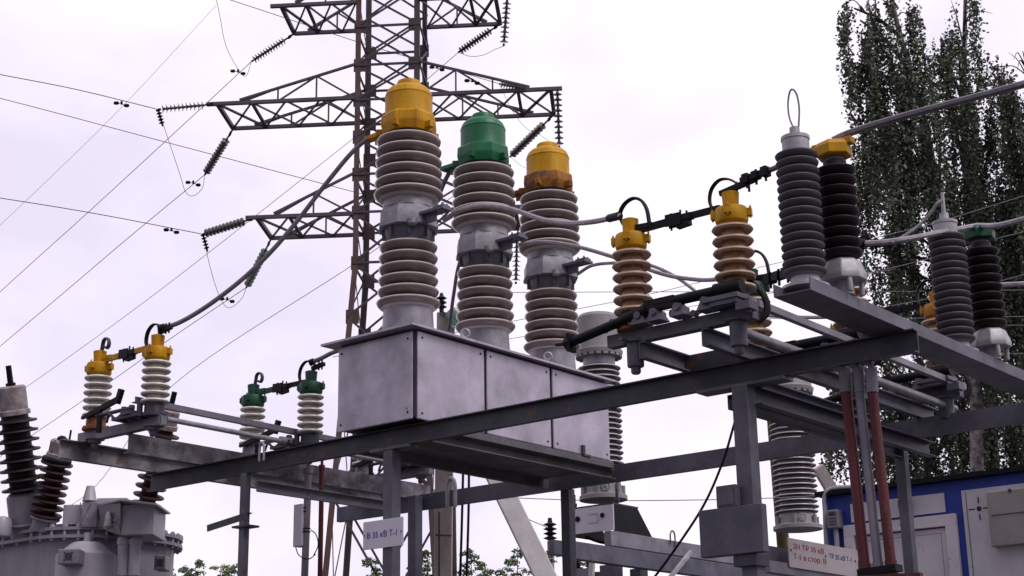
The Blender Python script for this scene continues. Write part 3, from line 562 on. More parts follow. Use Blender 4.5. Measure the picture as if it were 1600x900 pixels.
sg = thing('sign', (xs1, (c0[1]+c1[1])/2, 2.0), 'white plate lettered in blue on the post below the breaker tank', 'sign')
zt = (c0[2]+c1[2])/2; q = MB(); q.box(xs1, xs1+.012, c1[1], c0[1], zt-.262, zt); pb = q.build('plate', SIGN, sg, bevel=.003)
letters('В 35 кВ Т-1', .078, INKB, sg, (xs1-.001, c0[1]-.05, zt-.16), (0, -1, 0), (0, 0, 1), bold=.0, xs_=.95)
q = MB()
for yy in (c0[1]-.02, c1[1]+.02): q.lathe([(.008, 0), (.008, .003)], (xs1-.0005, yy, zt-.13), (-1, 0, 0), 10)
q.build('screw', INKK, sg)
q = MB(); q.box(xs1+.012, xs1+.04, 10.12, 10.2, zt-.2, zt-.05); q.build('mount', STEEL, sg)
# control box
c0 = ax(1091, 798, 10.50); z1_ = c0[2]; yR = 6.11
kb = thing('control_box', (10.52, 6.4, 1.45), 'flat grey steel box with a smaller box on top, bolted to the near right post', 'control box')
q = MB(); q.box(10.50, 10.585, yR, c0[1], z1_-.37, z1_); q.build('housing', STEEL, kb, bevel=.006)
c2_ = ax(1117.5, 760, 10.50); q = MB(); q.box(10.505, 10.575, 6.33, c2_[1], z1_+.002, c2_[2]); q.build('upper_box', STEEL, kb, bevel=.005)
q = MB(); q.box(10.497, 10.503, 6.35, c2_[1]-.02, z1_+.02, c2_[2]-.02); q.build('lid', STEEL, kb)
q = MB(); q.box(10.53, 10.72, 6.20, 6.40, z1_-.46, z1_-.375); q.build('gland_plate', STEEL_D, kb)
# horizontal rail to the right of the box, it holds the long sign
rl = thing('sign_rail', (12.4, 6.98, 1.7), 'grey horizontal rail running from the control box behind the long sign', 'rail')
a = ay(1182, 850, 7.04); q = MB(); q.box(a[0], 14.6, 7.02, 7.08, a[2]-.135, a[2]); q.build('rail', STEEL, rl); q = MB(); q.box(a[0], 14.5, 6.92, 7.02, a[2]-.25, a[2]-.15); q.build('rail', ALU, rl)
c0 = ay(1231.5, 842, 6.9); c1 = ay(1341, 858, 6.9); cb_ = ay(1233.5, 888, 6.9); zt = (c0[2]+c1[2])/2; hb = c0[2]-cb_[2]
s2 = thing('sign', ((c0[0]+c1[0])/2, 6.9, zt-hb/2), 'long aged white plate lettered in red and blue, left of the red pipes', 'sign')
q = MB(); q.box(c0[0], c1[0]+.05, 6.9, 6.912, zt-hb, zt); q.build('plate', SIGN2, s2, bevel=.003)
L_ = c1[0]-c0[0]
letters('ЗН ТР 35 кВ', hb*.26, INKR, s2, (c0[0]+.07, 6.899, zt-hb*.36), (1, 0, 0), (0, 0, 1), bold=0, xs_=L_*.41/(hb*.26*5.6))
letters('Т-1 в стор. В', hb*.26, INKR, s2, (c0[0]+.07, 6.899, zt-hb*.70), (1, 0, 0), (0, 0, 1), bold=0, xs_=L_*.43/(hb*.26*5.9))
letters('ТР 35 кВ Т-1', hb*.24, INKB, s2, (c0[0]+L_*.55, 6.899, zt-hb*.47), (1, 0, 0), (0, 0, 1), bold=0, xs_=L_*.34/(hb*.24*6.0))
q = MB()
for f_ in (.025, .505, .935, .985): q.lathe([(.012, 0), (.012, .003)], (c0[0]+L_*f_, 6.8995, zt-hb*.42), (0, -1, 0), 10)
q.build('screw', INKK, s2)
# operating pipes
def pipe(pxt, pxb, yb, m, label, w_, colm=STEEL_L):
    X = 10.74
    T = ax(pxt, 612, X); B = ax(pxb, yb, X); T2 = ax(pxt-2.0, 576, X)
    t = thing('drive_pipe', (B[0], B[1], B[2]), label, 'drive pipe', 'drive pipes hanging under the frame')
    q = MB(); q.cyl(B, T, w_/2, n=20); q.build('pipe', m, t); q = MB(); q.cyl(T-(T-B)*.005, T2, w_/2*1.18, n=20); q.cyl(T2, T2+V(0, 0, .05), w_*.3, n=12); q.build('coupling', colm, t)
    q = MB(); q.cyl(B-V(0, 0, .1), B+V(0, 0, .02), w_/2*1.15, n=20); q.build('lower_coupling', m, t)
    return t
pipe(1322, 1351, 885, REDP, 'left one of the two dark red vertical drive pipes', .083)
pipe(1343, 1372, 882, STEEL_L, 'grey vertical drive pipe between the two red ones', .07)
pipe(1363, 1392, 880, REDP, 'right one of the two dark red vertical drive pipes', .078)
lv = thing('lever_bracket', tuple(ax(1375, 895, 10.74)), 'dark lever bracket with a red painted arm under the drive pipes', 'lever')
q = MB(); A_ = ax(1345, 896, 10.74); B_ = ax(1405, 887, 10.74); q.bar(A_, B_, .12, .05); q.build('bracket', BLACK, lv); q = MB(); q.bar(ax(1340, 903, 10.70), ax(1440, 898, 10.70), .05, .03); q.build('lever_arm', REDP, lv)
q = MB(); q.bar(ax(1372, 900, 10.74)-V(0, 0, 0), V(10.74, ax(1372, 900, 10.74)[1], GZ), .08, .08); q.build('pedestal', STEEL_D, lv)
# pipes below the left disconnectors
def simple_pipe(px0, py0, px1, py1, X, r, m, label, name='drive_pipe', cat='drive pipe'):
    A_ = ax(px0, py0, X); B_ = ax(px1, py1, X); B_ = B_+(B_-A_)*((GZ-B_[2])/(B_[2]-A_[2]))
    q = MB(); q.cyl(B_, A_, r, n=20); q.cyl(A_+V(0, 0, .0), A_+V(0, 0, .10), r*.6, n=12); q.cyl(A_-V(0, 0, .05), A_+V(0, 0, .01), r*1.25, n=20); o = q.build(name, m, None, origin=B_); tag(o, label, cat, 'drive pipes hanging under the frame'); return o
simple_pipe(482, 733, 476, 900, 12.0, .040, STEEL_L, 'grey vertical pipe beside the small white box left of the tank')
simple_pipe(503, 728, 500, 900, 12.2, .028, REDP, 'thin dull red pipe just right of the grey pipe')
wb = thing('white_box', tuple(ax(466, 855, 11.95)), 'thin white box strapped to the grey pipe left of the tank', 'box')
A_ = ax(461, 789, 11.95); B_ = ax(474, 788, 11.95); q = MB(); D_ = ax(459, 855, 11.95); q.box(11.93, 12.04, B_[1], A_[1], D_[2], A_[2]); q.build('housing', SIGN, wb, bevel=.006)
q = MB()
for yy in (794, 800, 826, 831): p = ax(478, yy, 12.0); q.torus(p, .048, .006)
q.build('strap', BLACK, wb)
q = MB(); q.tube(spline([ax(462, 855, 11.95), ax(466, 866, 11.96), ax(474, 872, 11.96), ax(484, 873, 11.96), ax(493, 866, 11.96)]), .006, 6); q.tube(spline([ax(486, 828, 11.96), ax(494, 836, 11.96), ax(497, 852, 11.96), ax(490, 868, 11.96)]), .006, 6); q.build('cable', BLACK, wb)
# U shaped hooks
for px, py, X, dy, lb in ((705, 770, 13.60, .0, 'grey U shaped conduit hooked over the rear beam under the breaker tank'), (409, 706, 10.62, 0, 'small grey ring hook behind the front beam below the green disconnector')):
    p = ax(px, py, X); s_ = 1. if px == 705 else .55
    q = MB(); H = .17*s_; W_ = .06*s_
    q.tube(spline([p+V(0, W_, -H), p+V(0, W_, H*.3), p+V(0, W_*.7, H*.8), p+V(0, 0, H), p+V(0, -W_*.7, H*.8), p+V(0, -W_, H*.3), p+V(0, -W_, -H)]), .024*s_, 8)
    tag(q.build('hook', ALU_L, None, origin=p), lb, 'hook')
# thin black control cables
cable([ax(724, 560, 15.2), ax(724, 700, 15.2), ax(722, 800, 15.2), ax(719, 900, 15.2), ax(717, 960, 15.2)], .017, BLACK, 'left one of two black cables hanging straight below the tank', 'cable', 'cable')
cable([ax(735, 560, 15.2), ax(733, 700, 15.2), ax(732, 800, 15.2), ax(729, 900, 15.2), ax(727, 960, 15.2)], .017, BLACK, 'right one of two black cables hanging straight below the tank', 'cable', 'cable')
cable([ad(1148, 660, 15.5), ad(1130, 720, 15.5), ad(1102, 785, 15.5), ad(1064, 845, 15.5), ad(1020, 905, 15.5), ad(980, 950, 15.5)], .013, BLACK, 'black cable slanting down to the left behind the near right post', 'cable', 'cable')

# ================================================================== POWER TRANSFORMER
TX = thing('power_transformer', (11.8, 17.0, GZ), 'large grey power transformer with dark bushings at the left edge', 'transformer')
def rrect(x0, x1, y0, y1, r, n=8):
    pts = []
    for cx, cy, a0 in ((x1-r, y1-r, 0), (x0+r, y1-r, 90), (x0+r, y0+r, 180), (x1-r, y0+r, 270)):
        for k in range(n+1): a = rad(a0+90*k/n); pts.append((cx+r*math.cos(a), cy+r*math.sin(a)))
    return pts
tx0, tx1, ty0, ty1 = 10.55, 12.35, 14.95, 19.2; tz = 2.46
q = MB(); q.prism(rrect(tx0, tx1, ty0, ty1, .75), GZ, tz); q.build('tank', TRAFO, TX)
q = MB(); q.prism(rrect(tx0-.10, tx1+.10, ty0-.10, ty1+.10, .85), tz-.01, tz+.025); q.prism(rrect(tx0-.10, tx1+.10, ty0-.10, ty1+.10, .85), tz+.08, tz+.115); q.prism(rrect(tx0-.03, tx1+.03, ty0-.03, ty1+.03, .78), tz+.02, tz+.09); q.build('cover_flange', TRAFO, TX)
q = MB(); pp = rrect(tx0-.065, tx1+.065, ty0-.065, ty1+.065, .8, 8)
P2 = []
for i in range(len(pp)):
    a, b_ = np.array(pp[i]), np.array(pp[(i+1) % len(pp)]); L_ = np.linalg.norm(b_-a); n = max(1, int(L_/.27))
    P2 += [a+(b_-a)*k/n for k in range(n)]
for x, y in P2:
    if x > tx1+.05 or y > ty1-.5: continue
    q = MB(); q.cyl((x, y, tz-.035), (x, y, tz+.155), .018, n=8); q.cyl((x, y, tz+.115), (x, y, tz+.14), .034, n=6); q.build('flange_bolt', TRAFO_L, TX)
q = MB(); q.prism(rrect(tx0+.25, tx1-.25, ty0+.5, ty1-.3, .5), tz+.115, tz+.22); q.build('cover', TRAFO, TX)
def bushing(pb, pt, d, n, core, r, m, capm, capw, capl, stud, base=.0, cone=True, k0=.10, nm='bushing', d1=None):
    B_ = ad(*pb, d); T_ = ad(*pt, d1 or d); ax_ = T_-B_; L_ = np.linalg.norm(ax_)
    q = MB(); q.lathe([(core*1.35, -.12), (core*1.32, k0*L_*.9), (core*1.1, k0*L_)], B_, ax_, 24); q.torus(B_+ax_*.02, core*1.5, .02, ax_); bo = q.build('turret', TRAFO, TX)
    q = MB(); q.lathe(sheds(k0*L_, L_-capl-.05, n, core, r, .014, .48), B_, ax_, 28); s_ = q.build(nm, m, TX)
    q = MB(); q.lathe([(capw*.9, L_-capl-.05), (capw*1.12, L_-capl-.04), (capw*1.12, L_-capl+.01), (capw, L_-capl+.02), (capw, L_-.02), (capw*.85, L_)], B_, ax_, 28); cp = q.build('cap', capm, s_)
    q = MB(); q.lathe([(.055, L_), (.06, L_+.03), (.035, L_+.04), (.033, L_+stud), (.02, L_+stud)], B_, ax_, 14); q.build('stud', BLACK, cp)
bushing((44, 822), (17, 603), 18.3, 8, .155, .25, PORC_D, CAPW, .165, .30, .24, k0=.24)
bushing((70, 812), (97, 688), 18.0, 8, .10, .185, PORC_R, CAPW, .125, .17, .05, k0=.03)
bushing((226, 800), (266, 640), 18.9, 9, .10, .19, PORC_R, CAPW, .125, .20, .22, k0=.04)
q = MB(); p = ad(84, 745, 17.9); q.lathe([(.16, -.02), (.17, 0), (.17, .04), (.14, .06)], ad(88, 722, 18.0), ad(97, 688, 18)-ad(70, 812, 18), 16); q.cyl(ad(75, 728, 17.9), ad(87, 688, 17.9), .012); q.cyl(ad(108, 690, 17.95), ad(111, 672, 17.95), .012); q.build('clamp_ring', BLACK, TX)
# conservator-side terminal boxes
D0 = 17.6
def pbox(x0, x1, y0, y1, d, th, name, m, bevel=.01):
    """box whose near face spans the given corners at depth d, in the world's directions"""
    A_ = ad(x0, y1, d); B_ = ad(x1, y1, d); Tt = ad(x0, y0, d); r_ = V(rt0[0], rt0[1], 0); f_ = V(math.cos(YAW), math.sin(YAW), 0)
    w_ = np.dot(B_-A_, r_); h_ = (Tt-A_)[2]; c_ = A_+r_*w_/2+V(0, 0, h_/2)+f_*th/2
    q = MB(); q.obox(c_, r_*w_/2, f_*th/2, (0, 0, h_/2)); return q.build(name, m, TX, bevel=bevel), c_, w_, h_, r_, f_
o, c_, w_, h_, r_, f_ = pbox(188, 239, 786, 836, 17.3, .6, 'terminal_box', TRAFO_L)
a1 = ad(152, 790, 17.5); q = MB()
Lw = ad(152, 788, 17.7); Lb = ad(160, 826, 17.7); Rw = ad(188, 786, 17.3); Rb = ad(188, 836, 17.3)
q.add([Lw, Lb, Rb, Rw, Lw+f_*.5, Lb+f_*.5, Rb+f_*.5, Rw+f_*.5], [(0, 1, 2, 3), (7, 6, 5, 4), (0, 4, 5, 1), (1, 5, 6, 2), (2, 6, 7, 3), (3, 7, 4, 0)]); q.build('terminal_box_side', TRAFO, TX)
q = MB(); rr_ = [ad(149, 791, 17.75), ad(188, 782, 17.22), ad(245, 789, 17.2)]
q.add([rr_[0], rr_[1], rr_[2], rr_[2]+f_*.7, rr_[0]+f_*.7]+[p+V(0, 0, .02) for p in (rr_[0], rr_[1], rr_[2], rr_[2]+f_*.7, rr_[0]+f_*.7)], [(4, 3, 2, 1, 0), (5, 6, 7, 8, 9), (0, 1, 6, 5), (1, 2, 7, 6), (2, 3, 8, 7), (3, 4, 9, 8), (4, 0, 5, 9)]); q.build('terminal_box_lid', TRAFO_L, TX)
q = MB(); p = ad(171, 815, 17.45); q.lathe([(.02, .10), (.03, .08), (.045, -.02), (.05, -.06), (.03, -.09)], p-f_*.05, (0, 0, 1), 14); q.tube(spline([p+V(0, 0, .16)-f_*.04+r_*.06, p+V(0, 0, .2)-f_*.05+r_*.08, p+V(0, 0, .1)-f_*.05+r_*.1, p-f_*.05+r_*.08]), .01, 6)
for k in range(7): a = k*math.pi/3.5; q.cyl(ad(182, 816, 17.33)+r_*.03*math.cos(a)+V(0, 0, .06*math.sin(a)), ad(182, 816, 17.30)+r_*.03*math.cos(a)+V(0, 0, .06*math.sin(a)), .01)
q.build('cable_gland', ALU_L, TX)
pbox(126, 151, 782, 824, 17.8, .5, 'relay_box', TRAFO, .01); pbox(97, 127, 787, 820, 17.95, .4, 'relay_box', TRAFO_L, .01); pbox(150, 197, 777, 800, 18.3, .4, 'relay_box', TRAFO_L, .01)
q = MB(); D_ = 17.77; q.bar(ad(125, 785, D_), ad(141, 818, D_), .012, .012); q.bar(ad(143, 785, D_), ad(123, 822, D_), .010, .010); q.build('cross_strip', CAPW, TX)
q = MB(); p = ad(140, 783, 17.95); q.lathe([(.085, 0), (.078, .02), (.045, .17), (.035, .175)], p, n=20); q.build('vent_cone', TRAFO_L, TX)
for px, d in ((187, 17.3), (205, 17.3)):
    q = MB(); T_ = ad(px, 836, d)+f_*.2; q.cyl(T_-V(0, 0, 2.6), T_, .062, n=20); q.cyl(T_-V(0, 0, .02), T_-V(0, 0, .08), .075, n=20); q.cyl(T_-V(0, 0, .40), T_-V(0, 0, .42), .072, n=20); q.build('riser_pipe', TRAFO_L, TX)
q = MB(); p = ad(133, 900, 17.55); q.lathe([(.335, -3.2), (.335, .22), (.32, .235), (.17, .36), (.15, .37)], p, n=40); q.cyl(p+V(0, 0, .36), p+V(0, 0, .48), .04); q.build('turret_tank', TRAFO_L, TX)
for x0, x1, y0_, y1_, d in ((89, 123, 857, 881, 17.05), (240, 258, 867, 890, 17.9)):
    o, c_, w_, h_, r_, f_ = pbox(x0, x1, y0_, y1_, d, .25, 'junction_box', TRAFO)
    q = MB(); cc = c_-f_*.125
    q.lathe([(.042, 0), (.04, .01)], cc, -f_, 18)
    for sx in (-1, 1):
        for sy in (-1, 1): q.cyl(cc+r_*sx*.04+V(0, 0, sy*.04), cc+r_*sx*.04+V(0, 0, sy*.04)-f_*.012, .009)
    q.build('cover_plate', STEEL_D, o)
q = MB(); p = ad(3, 822, 18.0); q.lathe([(.10, -.12), (.11, -.1), (.11, .04), (.09, .09), (.04, .11)], p, n=20); q.cyl(p-r_*.1, p+r_*.1, .04); q.build('valve', TRAFO_L, TX)

# ================================================================== LATTICE TOWER
TD = 50.; ca, sa = math.cos(rad(4)), math.sin(rad(4)); fh = V(math.cos(YAW), math.sin(YAW), 0)
ta = ca*rt0-sa*fh; tb = ca*fh+sa*rt0
tc0 = ad(612, 200, TD); TC = V(tc0[0], tc0[1], 0)
def zt_(py): return ad(606, py, TD-1)[2]
tw = thing('lattice_tower', (TC[0], TC[1], GZ), 'tall rusty lattice transmission tower with cross arms behind the breaker columns', 'transmission tower')
def hw(z):
    z1 = zt_(430); zb = GZ
    return 1.02 if z >= z1 else 1.02+(z1-z)/(z1-zt_(860))*.55
def TP(sa_, sb_, z): h = hw(z); return TC+ta*sa_*h+tb*sb_*h+V(0, 0, z)
lev = [zt_(v) for v in (-130, -50, 18, 88, 150, 215, 280, 345, 430, 520, 640, 800)]+[1.5, GZ]
for sx in (-1, 1):
    for sy in (-1, 1):
        q = MB()
        for z0, z1 in zip(lev[:-1], lev[1:]): q.angle(TP(sx, sy, z1), TP(sx, sy, z0), .17, .03, -sx, -sy, hint=tb)
        q.build('leg', TOWER_R if (sx, sy) == (-1, -1) else TOWER, tw)
for fi, (u0, u1) in enumerate((((-1, -1), (1, -1)), ((-1, 1), (1, 1)), ((-1, -1), (-1, 1)), ((1, -1), (1, 1)))):
    q = MB()
    for i in range(len(lev)-1):
        z1, z0 = lev[i], lev[i+1]; hn = tb if fi < 2 else ta
        if fi < 2 or i % 2 == 0 or i > 7: q.bar(TP(*u0, z0), TP(*u1, z1), .07, .02, hn)
        if fi < 2 or i % 2 == 1 or i > 7: q.bar(TP(*u1, z0)+hn*.04, TP(*u0, z1)+hn*.04, .07, .02, hn)
        if i in (2, 3, 4, 6, 7, 8, 10): q.bar(TP(*u0, z1), TP(*u1, z1), .07, .05, hn)
    q.build('bracing', TOWER, tw)
for i in (2, 3, 4, 5, 6, 7, 8, 9):
    for sx, sy in ((-1, -1), (1, -1), (-1, 1), (1, 1)):
        p = TP(sx, sy, lev[i]); q = MB(); q.obox(p-ta*sx*.15-tb*sy*.02, ta*.2, tb*.012, V(0, 0, .22)); q.build('gusset_plate', TOWER, tw)
def arm(s, U, z, zt2, tips):
    q = MB(); h = 1.02
    def pt(u, sb_, zz): return TC+ta*s*u+tb*sb_*h+V(0, 0, zz)
    for sb_ in (-1, 1):
        q.bar(pt(h, sb_, z), pt(U+(.35 if sb_ < 0 else 0), sb_, z), .11, .11)
        q.bar(pt(h, sb_, zt2), pt(U*.87, sb_, z+.10), .085, .07)
        n = tips
        for k in range(1, n):
            u = h+(U*.87-h)*k/n; zz = zt2+(z+.1-zt2)*k/n
            q.bar(pt(u, sb_, z), pt(u, sb_, zz), .05, .05, ta)
            u2 = h+(U*.87-h)*(k+1)/n; q.bar(pt(u, sb_, zz), pt(u2, sb_, z), .05, .05, ta)
        q.bar(pt(h, sb_, z), pt(h+(U*.87-h)/n, sb_, zt2+(z+.1-zt2)/n), .05, .05, ta)
    n = tips+1; us = [h+(U-h)*k/n for k in range(n+1)]
    for k in range(n):
        q.bar(pt(us[k], -1, z), pt(us[k+1], 1, z), .05, .05); q.bar(pt(us[k], 1, z), pt(us[k+1], -1, z), .09 if k == n-1 else .05, .05)
    q.bar(pt(U, -1, z), pt(U, 1, z), .12, .12); q.bar(pt(us[-2], -1, z), pt(us[-2], 1, z), .10, .06)
    o = q.build('cross_arm', TOWER_A, tw); return pt(U, -1, z), pt(U, 1, z)
zT, zM, zL = zt_(-27), zt_(146), zt_(347)
aTL = arm(-1, 3.45, zT, zt_(-95), 2); aTR = arm(1, 3.45, zT, zt_(-95), 2)
aML = arm(-1, 5.40, zM, zt_(86), 3); aMR = arm(1, 5.15, zM, zt_(86), 3)
aLL = arm(-1, 4.02, zL, zt_(278), 2); aLR = arm(1, 3.95, zL, zt_(278), 2)
# insulator strings
def string(A_, B_, label, m=DISC, n=11, link=.22, r=.14, sag=0., vert=False):
    A_ = np.array(A_, float); B_ = np.array(B_, float)
    t = thing('insulator_string', A_, label, 'insulator string', 'insulator strings hanging from the tower')
    d = B_-A_; L_ = np.linalg.norm(d); d = d/L_
    q = MB(); q.cyl(A_, A_+d*link*L_, .03, n=8); q.cyl(B_-d*.05*L_, B_, .035, n=8); q.obox(A_+d*link*L_*.5, d*.06, V(0, 0, .05), np.cross(d, (0, 0, 1))*.03); q.build('link', BLACK, t)
    q = MB(); s0 = link*L_; s1 = L_*.95; st_ = (s1-s0)/n; pr = []
    for k in range(n):
        z = s0+st_*(k+.5); pr += [(.035, z-st_*.45), (.05, z-st_*.3), (.055, z-st_*.12), (r, z+st_*.12), (r*.97, z+st_*.2), (.035, z+st_*.22)]
    q.lathe(pr, A_, d, 14); q.build('disc_stack', m, t); return B_
def td(px, py, d): return ad(px, py, d)
e1 = string(aML[0], td(247, 171, 49.2), 'level insulator string pulling left from the tip of the long left arm', n=11)
e2 = string(aML[1], td(320, 273, 52.5), 'slanting insulator string below the long left arm, middle of the three slanting ones at left', n=12)
e3 = string(aLL[0], td(317, 366, 49.2), 'level insulator string pulling left from the lowest left arm', n=11)
e4 = string(aLL[1], td(385, 449, 52.0), 'slanting string of pale greenish discs below the lowest left arm', GLASS2, n=10)
e5 = string(aTL[1], td(393, 96, 52.5), 'slanting insulator string below the top left arm', n=12)
e6 = string(aTR[1], td(716, 82, 52.5), 'slanting insulator string below the top right arm', n=12)
e8 = string(aMR[0]+ta*(-.6), td(780, 131, 49.0), 'level insulator string lying along the long right arm', n=10, link=.12)
e10 = string(aMR[1], td(797, 245, 52.5), 'slanting insulator string below the long right arm', n=12)
e7 = string(td(793, -8, 48.6), td(787, 72, 48.6), 'hanging insulator string under the top right arm tip', n=10, link=.02)
e9 = string(aMR[0]+ta*.2, td(874, 232, 48.6), 'hanging insulator string at the tip of the long right arm', n=10, link=.04)
e11 = string(td(808, 366, 48.6), td(806, 444, 48.6), 'hanging insulator string seen between the green and the rusty yellow breaker columns', n=10, link=.03)
def wire(pts, label, r=.016, m=WIRE, damp=(), cat='wire', n=8):
    r = r*.75
    Pp = spline(pts, n); q = MB(); q.tube(Pp, r, 5); o = q.build('overhead_wire', m, None, origin=pts[0]); tag(o, label, cat)
    for px, py, d in damp:
        q = MB()
        for dx, dy in ((-8, -1), (8, 3)): q.lathe([(.02, -.09), (.055, -.06), (.055, .05), (.02, .08)], ad(px+dx*1.0, py+dy, d), rt0, 10)
        q.tube([ad(px-8, py-1, d), ad(px, py, d), ad(px+8, py+3, d)], .012, 5); q.cyl(ad(px, py+1.5, d), ad(px, py-4, d), .035, n=8); q.build('vibration_damper', BLACK, o)
    return o
wire([e1, td(120, 140, 47.5), td(0, 116.5, 46), td(-200, 78, 44)], 'upper dark wire running left from the long left arm', .018, damp=((190, 162, 48.8),))
wire([e3, td(150, 334, 48), td(0, 309.5, 46.5), td(-200, 280, 45)], 'lower dark wire running left from the lowest left arm', .018, damp=((268, 360, 48.8),))
wire([td(-200, 106, 52), td(0, 153.5, 52.5), td(270, 225, 53), td(550, 299, 53.5), td(700, 338, 54)], 'dark wire crossing behind the tower between its two left arms', .017)
wire([e8, td(700, 107, 48.5), td(620, 84, 48), td(548, 62, 47.5), td(360, 0, 46), td(200, -50, 45)], 'dark wire from the top left edge passing through the tower to the long right arm', .015, damp=((738, 127, 48.8),))
wire([e2, td(200, 372, 56), td(100, 457, 60), td(0, 541, 64), td(-200, 708, 70)], 'thin wire falling left from the middle slanting string', .017, WIRE_F, damp=((302, 286, 52.9),))
wire([e5, td(270, 210, 56), td(134, 335, 60), td(0, 456, 64), td(-200, 640, 70)], 'thin wire falling left from the top left slanting string', .017, WIRE_F, damp=((372, 112, 52.9),))
wire([e6, td(640, 147, 54), td(545, 222, 56), td(300, 415, 62), td(160, 520, 68), td(0, 634, 74), td(-200, 775, 80)], 'thin wire falling left from the top right slanting string', .015, WIRE_F, damp=((683, 106, 52.9),))
wire([e4, td(265, 530, 56), td(183, 589, 60), td(50, 680, 66), td(-100, 780, 72)], 'thin wire falling left from the greenish glass string', .017, WIRE_F, damp=((355, 468, 52.5),))
wire([e10, td(680, 326, 54), td(545, 418, 57), td(270, 602, 66), td(149, 680+80, 68), td(60, 815, 72)], 'thin wire falling left from below the long right arm', .017, WIRE_F)
wire([td(338, 8, 90), td(180, 178, 90), td(0, 352, 90), td(-150, 490, 90)], 'very faint pale wire across the upper left sky', .014, WIRE_F)
wire([td(300, -140, 50), td(338, 0, 50), td(352, 68, 50.5), td(371, 106, 51), td(384, 119, 52), e5], 'slack jumper loop hanging into the frame at the top left string', .012, WIRE, cat='jumper wire')
wire([e1, td(262, 215, 50), td(281, 272, 51), td(290, 300, 51.5), td(302, 306, 52), td(316, 294, 52.3), e2], 'slack jumper loop between the two strings of the long left arm', .012, WIRE, cat='jumper wire')
wire([e3, td(327, 412, 50), td(338, 450, 51), td(350, 476, 51.5), td(362, 480, 52), td(378, 466, 52), e4], 'slack jumper loop between the two strings of the lowest left arm', .012, WIRE, cat='jumper wire')
wire([e6, td(735, 88, 51), td(755, 86, 50), td(772, 78, 49), e7], 'slack jumper loop between the two strings of the top right arm', .012, WIRE, cat='jumper wire')
wire([e8, td(800, 172, 50), td(822, 200, 50), td(845, 212, 49.5), e9], 'slack jumper loop under the long right arm', .009, WIRE, cat='jumper wire')
wire([e10, td(820, 262, 51), td(845, 262, 50), e9], 'small jumper loop beside the rusty yellow breaker cap', .009, WIRE, cat='jumper wire')
# small pin insulators beneath the two level strings
for p, lb in ((e1, 'tiny dark pin insulator under the end of the upper level string'), (e3, 'tiny dark pin insulator under the end of the lower level string')):
    q = MB(); q.lathe([(.02, 0)]+sum([[(.03, k*.11), (.09, k*.11+.03), (.03, k*.11+.07)] for k in range(5)], [])+[(.02, .6)], p, nrm(V(0, 0, -1)+rt0*.3), 10); tag(q.build('pin_insulator', BLACK, None, origin=p), lb, 'insulator')
# wires in front of the birches and behind the frame
RW = [([(1371, 371), (1462, 348), (1600, 306), (1750, 262)], 24, 'uppermost thin wire in front of the birches'),
      ([(1250, 452), (1358, 427), (1455, 403), (1553, 374), (1600, 362), (1750, 322)], 24, 'second thin wire in front of the birches, rising from the yellow post insulator foot'),
      ([(1385, 479), (1449, 467), (1545, 444), (1600, 429), (1750, 390)], 24, 'third thin wire in front of the birches, beside the orange disconnector cap'),
      ([(800, 457), (1000, 456), (1240, 456), (1360, 455.6), (1434, 455), (1600, 453)], 27, 'level pale wire touching the foot of the second arrester'),
      ([(1200, 498), (1450, 497), (1600, 494.5), (1750, 493)], 27, 'upper level wire at the right edge below the pale conductor'),
      ([(1450, 509), (1549, 508.5), (1600, 508), (1750, 507)], 29, 'lower level wire at the right edge below the pale conductor'),
      ([(1380, 553), (1556, 552.5), (1600, 552), (1750, 551)], 29, 'level wire at the right edge beside the arrester channel'),
      ([(520, 558), (800, 502), (1000, 443+20), (1240, 405), (1320, 392)], 33, 'faint wire rising behind the breaker columns and the near yellow disconnector'),
      ([(700, 545), (900, 512), (1060, 482), (1250, 520-70), (1400, 420)], 36, 'very faint wire behind the foot of the far breaker column'),
      ([(780, 777), (930, 782), (1100, 781), (1210, 778), (1300, 773)], 22, 'level pale wire below the rear beam, ending at the kiosk corner'),
      ([(770, 700), (808, 795), (858, 826)], 24, 'short dark wire reaching down to the far pin insulator')]
for pp, d, lb in RW: wire([ad(x, y, d) for x, y in pp], lb, .009 if d < 30 else .010, WIRE_F if d != 24 or 'dark' not in lb else WIRE)

# ================================================================== POLES
cp = thing('concrete_pole', tuple(V(*(ad(693, 850, 20.5)[:2]), GZ)), 'square weathered concrete pole with a slanting strut behind the tank', 'concrete pole')
B_ = ad(693, 840, 20.5); T_ = ad(697, 488, 20.5); q = MB(); dz = (T_-B_)/(T_-B_)[2]
P0 = B_+dz*(GZ-B_[2]); q.bar(P0, T_, .23, .23, fh); q.build('shaft', CONC, cp, bevel=.01)
q = MB(); q.tube([ad(686, 800, 20.3), ad(686, 960, 20.3)], .012, 6); q.bar(ad(680, 836, 20.32), ad(706, 837, 20.32), .02, .02); q.bar(ad(688, 489, 20.4), ad(712, 497, 20.4), .05, .05); q.build('strap', STEEL_D, cp)
q = MB(); A_ = ad(700, 590, 20.4); B2 = ad(850, 897, 18.8); q.bar(A_, B2+(B2-A_)*((GZ-B2[2])/(B2[2]-A_[2])), .25, .22, fh); q.build('strut', CONC_L, cp, bevel=.012)
q = MB(); p = ad(690, 488, 20.4); q.lathe([(.03, 0), (.03, .05)]+sum([[(.03, .05+k*.06), (.07, .07+k*.06), (.03, .1+k*.06)] for k in range(3)], [])+[(.02, .26)], p, n=12); q.build('pin_insulator', PORC_D, cp)
q = MB(); p = ad(712, 496, 20.3); q.lathe([(.03, -.10), (.12, -.06), (.13, -.03), (.05, .0), (.13, .04), (.12, .07), (.03, .10)], p, -fh+rt0*.4, 20); tag(q.build('glass_insulator', GLASS, None, origin=p), 'pale green glass insulator peeking over the tank roof by the pole top', 'insulator')
